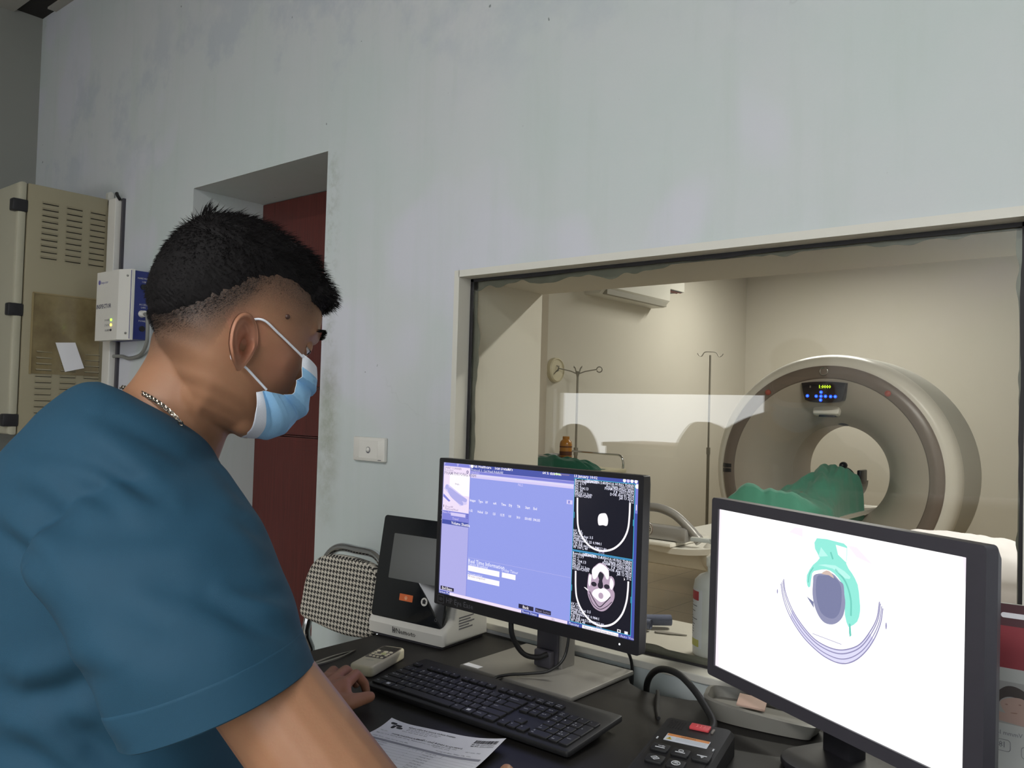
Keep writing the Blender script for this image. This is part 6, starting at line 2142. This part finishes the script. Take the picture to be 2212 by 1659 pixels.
# trousers
tr_ = MB(PM)
chain(tr_, [PEL + ZZ * .1, PEL], [.14, .14])
for s_ in (-1, 1):
    kn_ = PEL + FH * .43 + SD * s_ * .12 - ZZ * .04
    an_ = V((kn_.x, kn_.y, .10)) - FH * .05
    chain(tr_, [PEL + SD * s_ * .08, kn_, an_ + ZZ * .02], [.115, .085, .07])
remeshed(tr_, 'trousers', M_SCRUB, .009, 3, man)
for s_ in (-1, 1):
    kn_ = PEL + FH * .43 + SD * s_ * .12 - ZZ * .04
    an_ = V((kn_.x, kn_.y, .10)) - FH * .05
    sm_ = MB(PM)
    capsule(sm_, V((an_.x, an_.y, .058)), V((an_.x, an_.y, .055)) + FH * .16, .052, .046)
    for v in sm_.v:
        v.z = max(v.z, .004)
    sm_.build('shoe', M_BLACK, man)

# necklace
M_SILV = pmat('silver_chain', (196, 190, 178), .2, 1., var=.1)
npth = smooth_path([fig(262, 836, 1.02), fig(285, 841, .992), fig(307, 849, .968), fig(331, 862, .950), fig(353, 877, .939), fig(372, 893, .933), fig(386, 908, .931), fig(396, 922, .936)], 10)
cumul = [0]
for a, b in zip(npth, npth[1:]):
    cumul.append(cumul[-1] + (b - a).length)
nk = MB(PM)
def along(dist):
    for i in range(len(cumul) - 1):
        if cumul[i + 1] >= dist:
            t = (dist - cumul[i]) / max(1e-9, cumul[i + 1] - cumul[i])
            return npth[i].lerp(npth[i + 1], t), (npth[i + 1] - npth[i]).normalized()
    return npth[-1], (npth[-1] - npth[-2]).normalized()
kk = int(cumul[-1] / .0042)
for i in range(kk):
    c, t = along(i * .0042 + .001)
    a = t.orthogonal().normalized()
    b = t.cross(a)
    n1, n2 = ((a + b).normalized(), (a - b).normalized()) if i % 2 else (a, b)
    nk.tube([c + t * (.0034 * math.cos(q * PI / 5)) + n1 * (.0022 * math.sin(q * PI / 5)) for q in range(10)], .00075, 6, closed=True)
nk.build('necklace', M_SILV, man)

# the stool he sits on
st_ = thing('stool', 'round black stool under the man in teal, below the view', 'stool', (PB.x, PB.y, 0))
MB().lathe([(0, .37), (.16, .37), (.175, .385), (.175, .41), (.16, .425), (0, .425)], 36).build('seat', M_BLACK, st_)
MB().cyl((0, 0, .05), (0, 0, .37), .025, 16).build('pole', M_CHROME, st_)
for k in range(5):
    a = 2 * PI * k / 5
    MB().tube([(0, 0, .07), (.22 * math.cos(a), .22 * math.sin(a), .03)], .015, 8).build('base_leg', M_CHROME, st_)
# ================================================================ LIGHT
w = bpy.data.worlds.new('world')
SC.world = w
w.use_nodes = True
bg = w.node_tree.nodes['Background']
bg.inputs[0].default_value = (.96, .98, 1.0, 1)
bg.inputs[1].default_value = 4.2

def area(name, loc, rot, sx, sy, energy, color):
    l = bpy.data.lights.new(name, 'AREA')
    l.shape = 'RECTANGLE'
    l.size, l.size_y = sx, sy
    l.energy = energy
    l.color = color
    o = bpy.data.objects.new(name, l)
    COL.objects.link(o)
    o.location = loc
    o.rotation_euler = rot
    return o
# main light added at the unseen right window behind the camera
area('window_daylight', (.50, BY - .02, 1.62), (R(-90), 0, 0), 1.8, 1.2, 165, (.97, .99, 1.0))
# ceiling tubes of the control room
def ceiling_lamp(label, x, y, L, energy, col_, z=CEIL, sc=False):
    t = thing('ceiling_lamp', label, 'lamp', (x, y, z - .06), 0, 'fluorescent ceiling lamps')
    MB().b2((-L / 2 - .03, -.06, .02), (L / 2 + .03, .06, .06), 0, .005).build('housing', M_TRIM, t, 30)
    MB().cyl((-L / 2, 0, 0), (L / 2, 0, 0), .014, 16).build('tube', emat('lamp_tube_%d' % (10 * abs(x) + abs(y)), (255, 250, 240), 6), t)
    o = area('lamp_light', (x, y, z - .10), (0, 0, 0), L, .1, energy, col_)
    return t
ceiling_lamp('fluorescent tube lamp on the control room ceiling behind the photographer', -.35, -1.4, 1.3, 52, (1, .99, .97))
ceiling_lamp('fluorescent tube lamp on the scan room ceiling near the window', -.35, 3.4, 1.2, 68, (1, .965, .90), 2.9)
ceiling_lamp('fluorescent tube lamp on the scan room ceiling beyond the scanner', -2.6, 7.4, 1.2, 40, (1, .965, .90), 2.9)
SC.cycles.use_denoising = True
SC.cycles.max_bounces = 8
SC.cycles.transparent_max_bounces = 16
SC.cycles.caustics_reflective = False
SC.cycles.caustics_refractive = False
SC.cycles.sample_clamp_indirect = 6
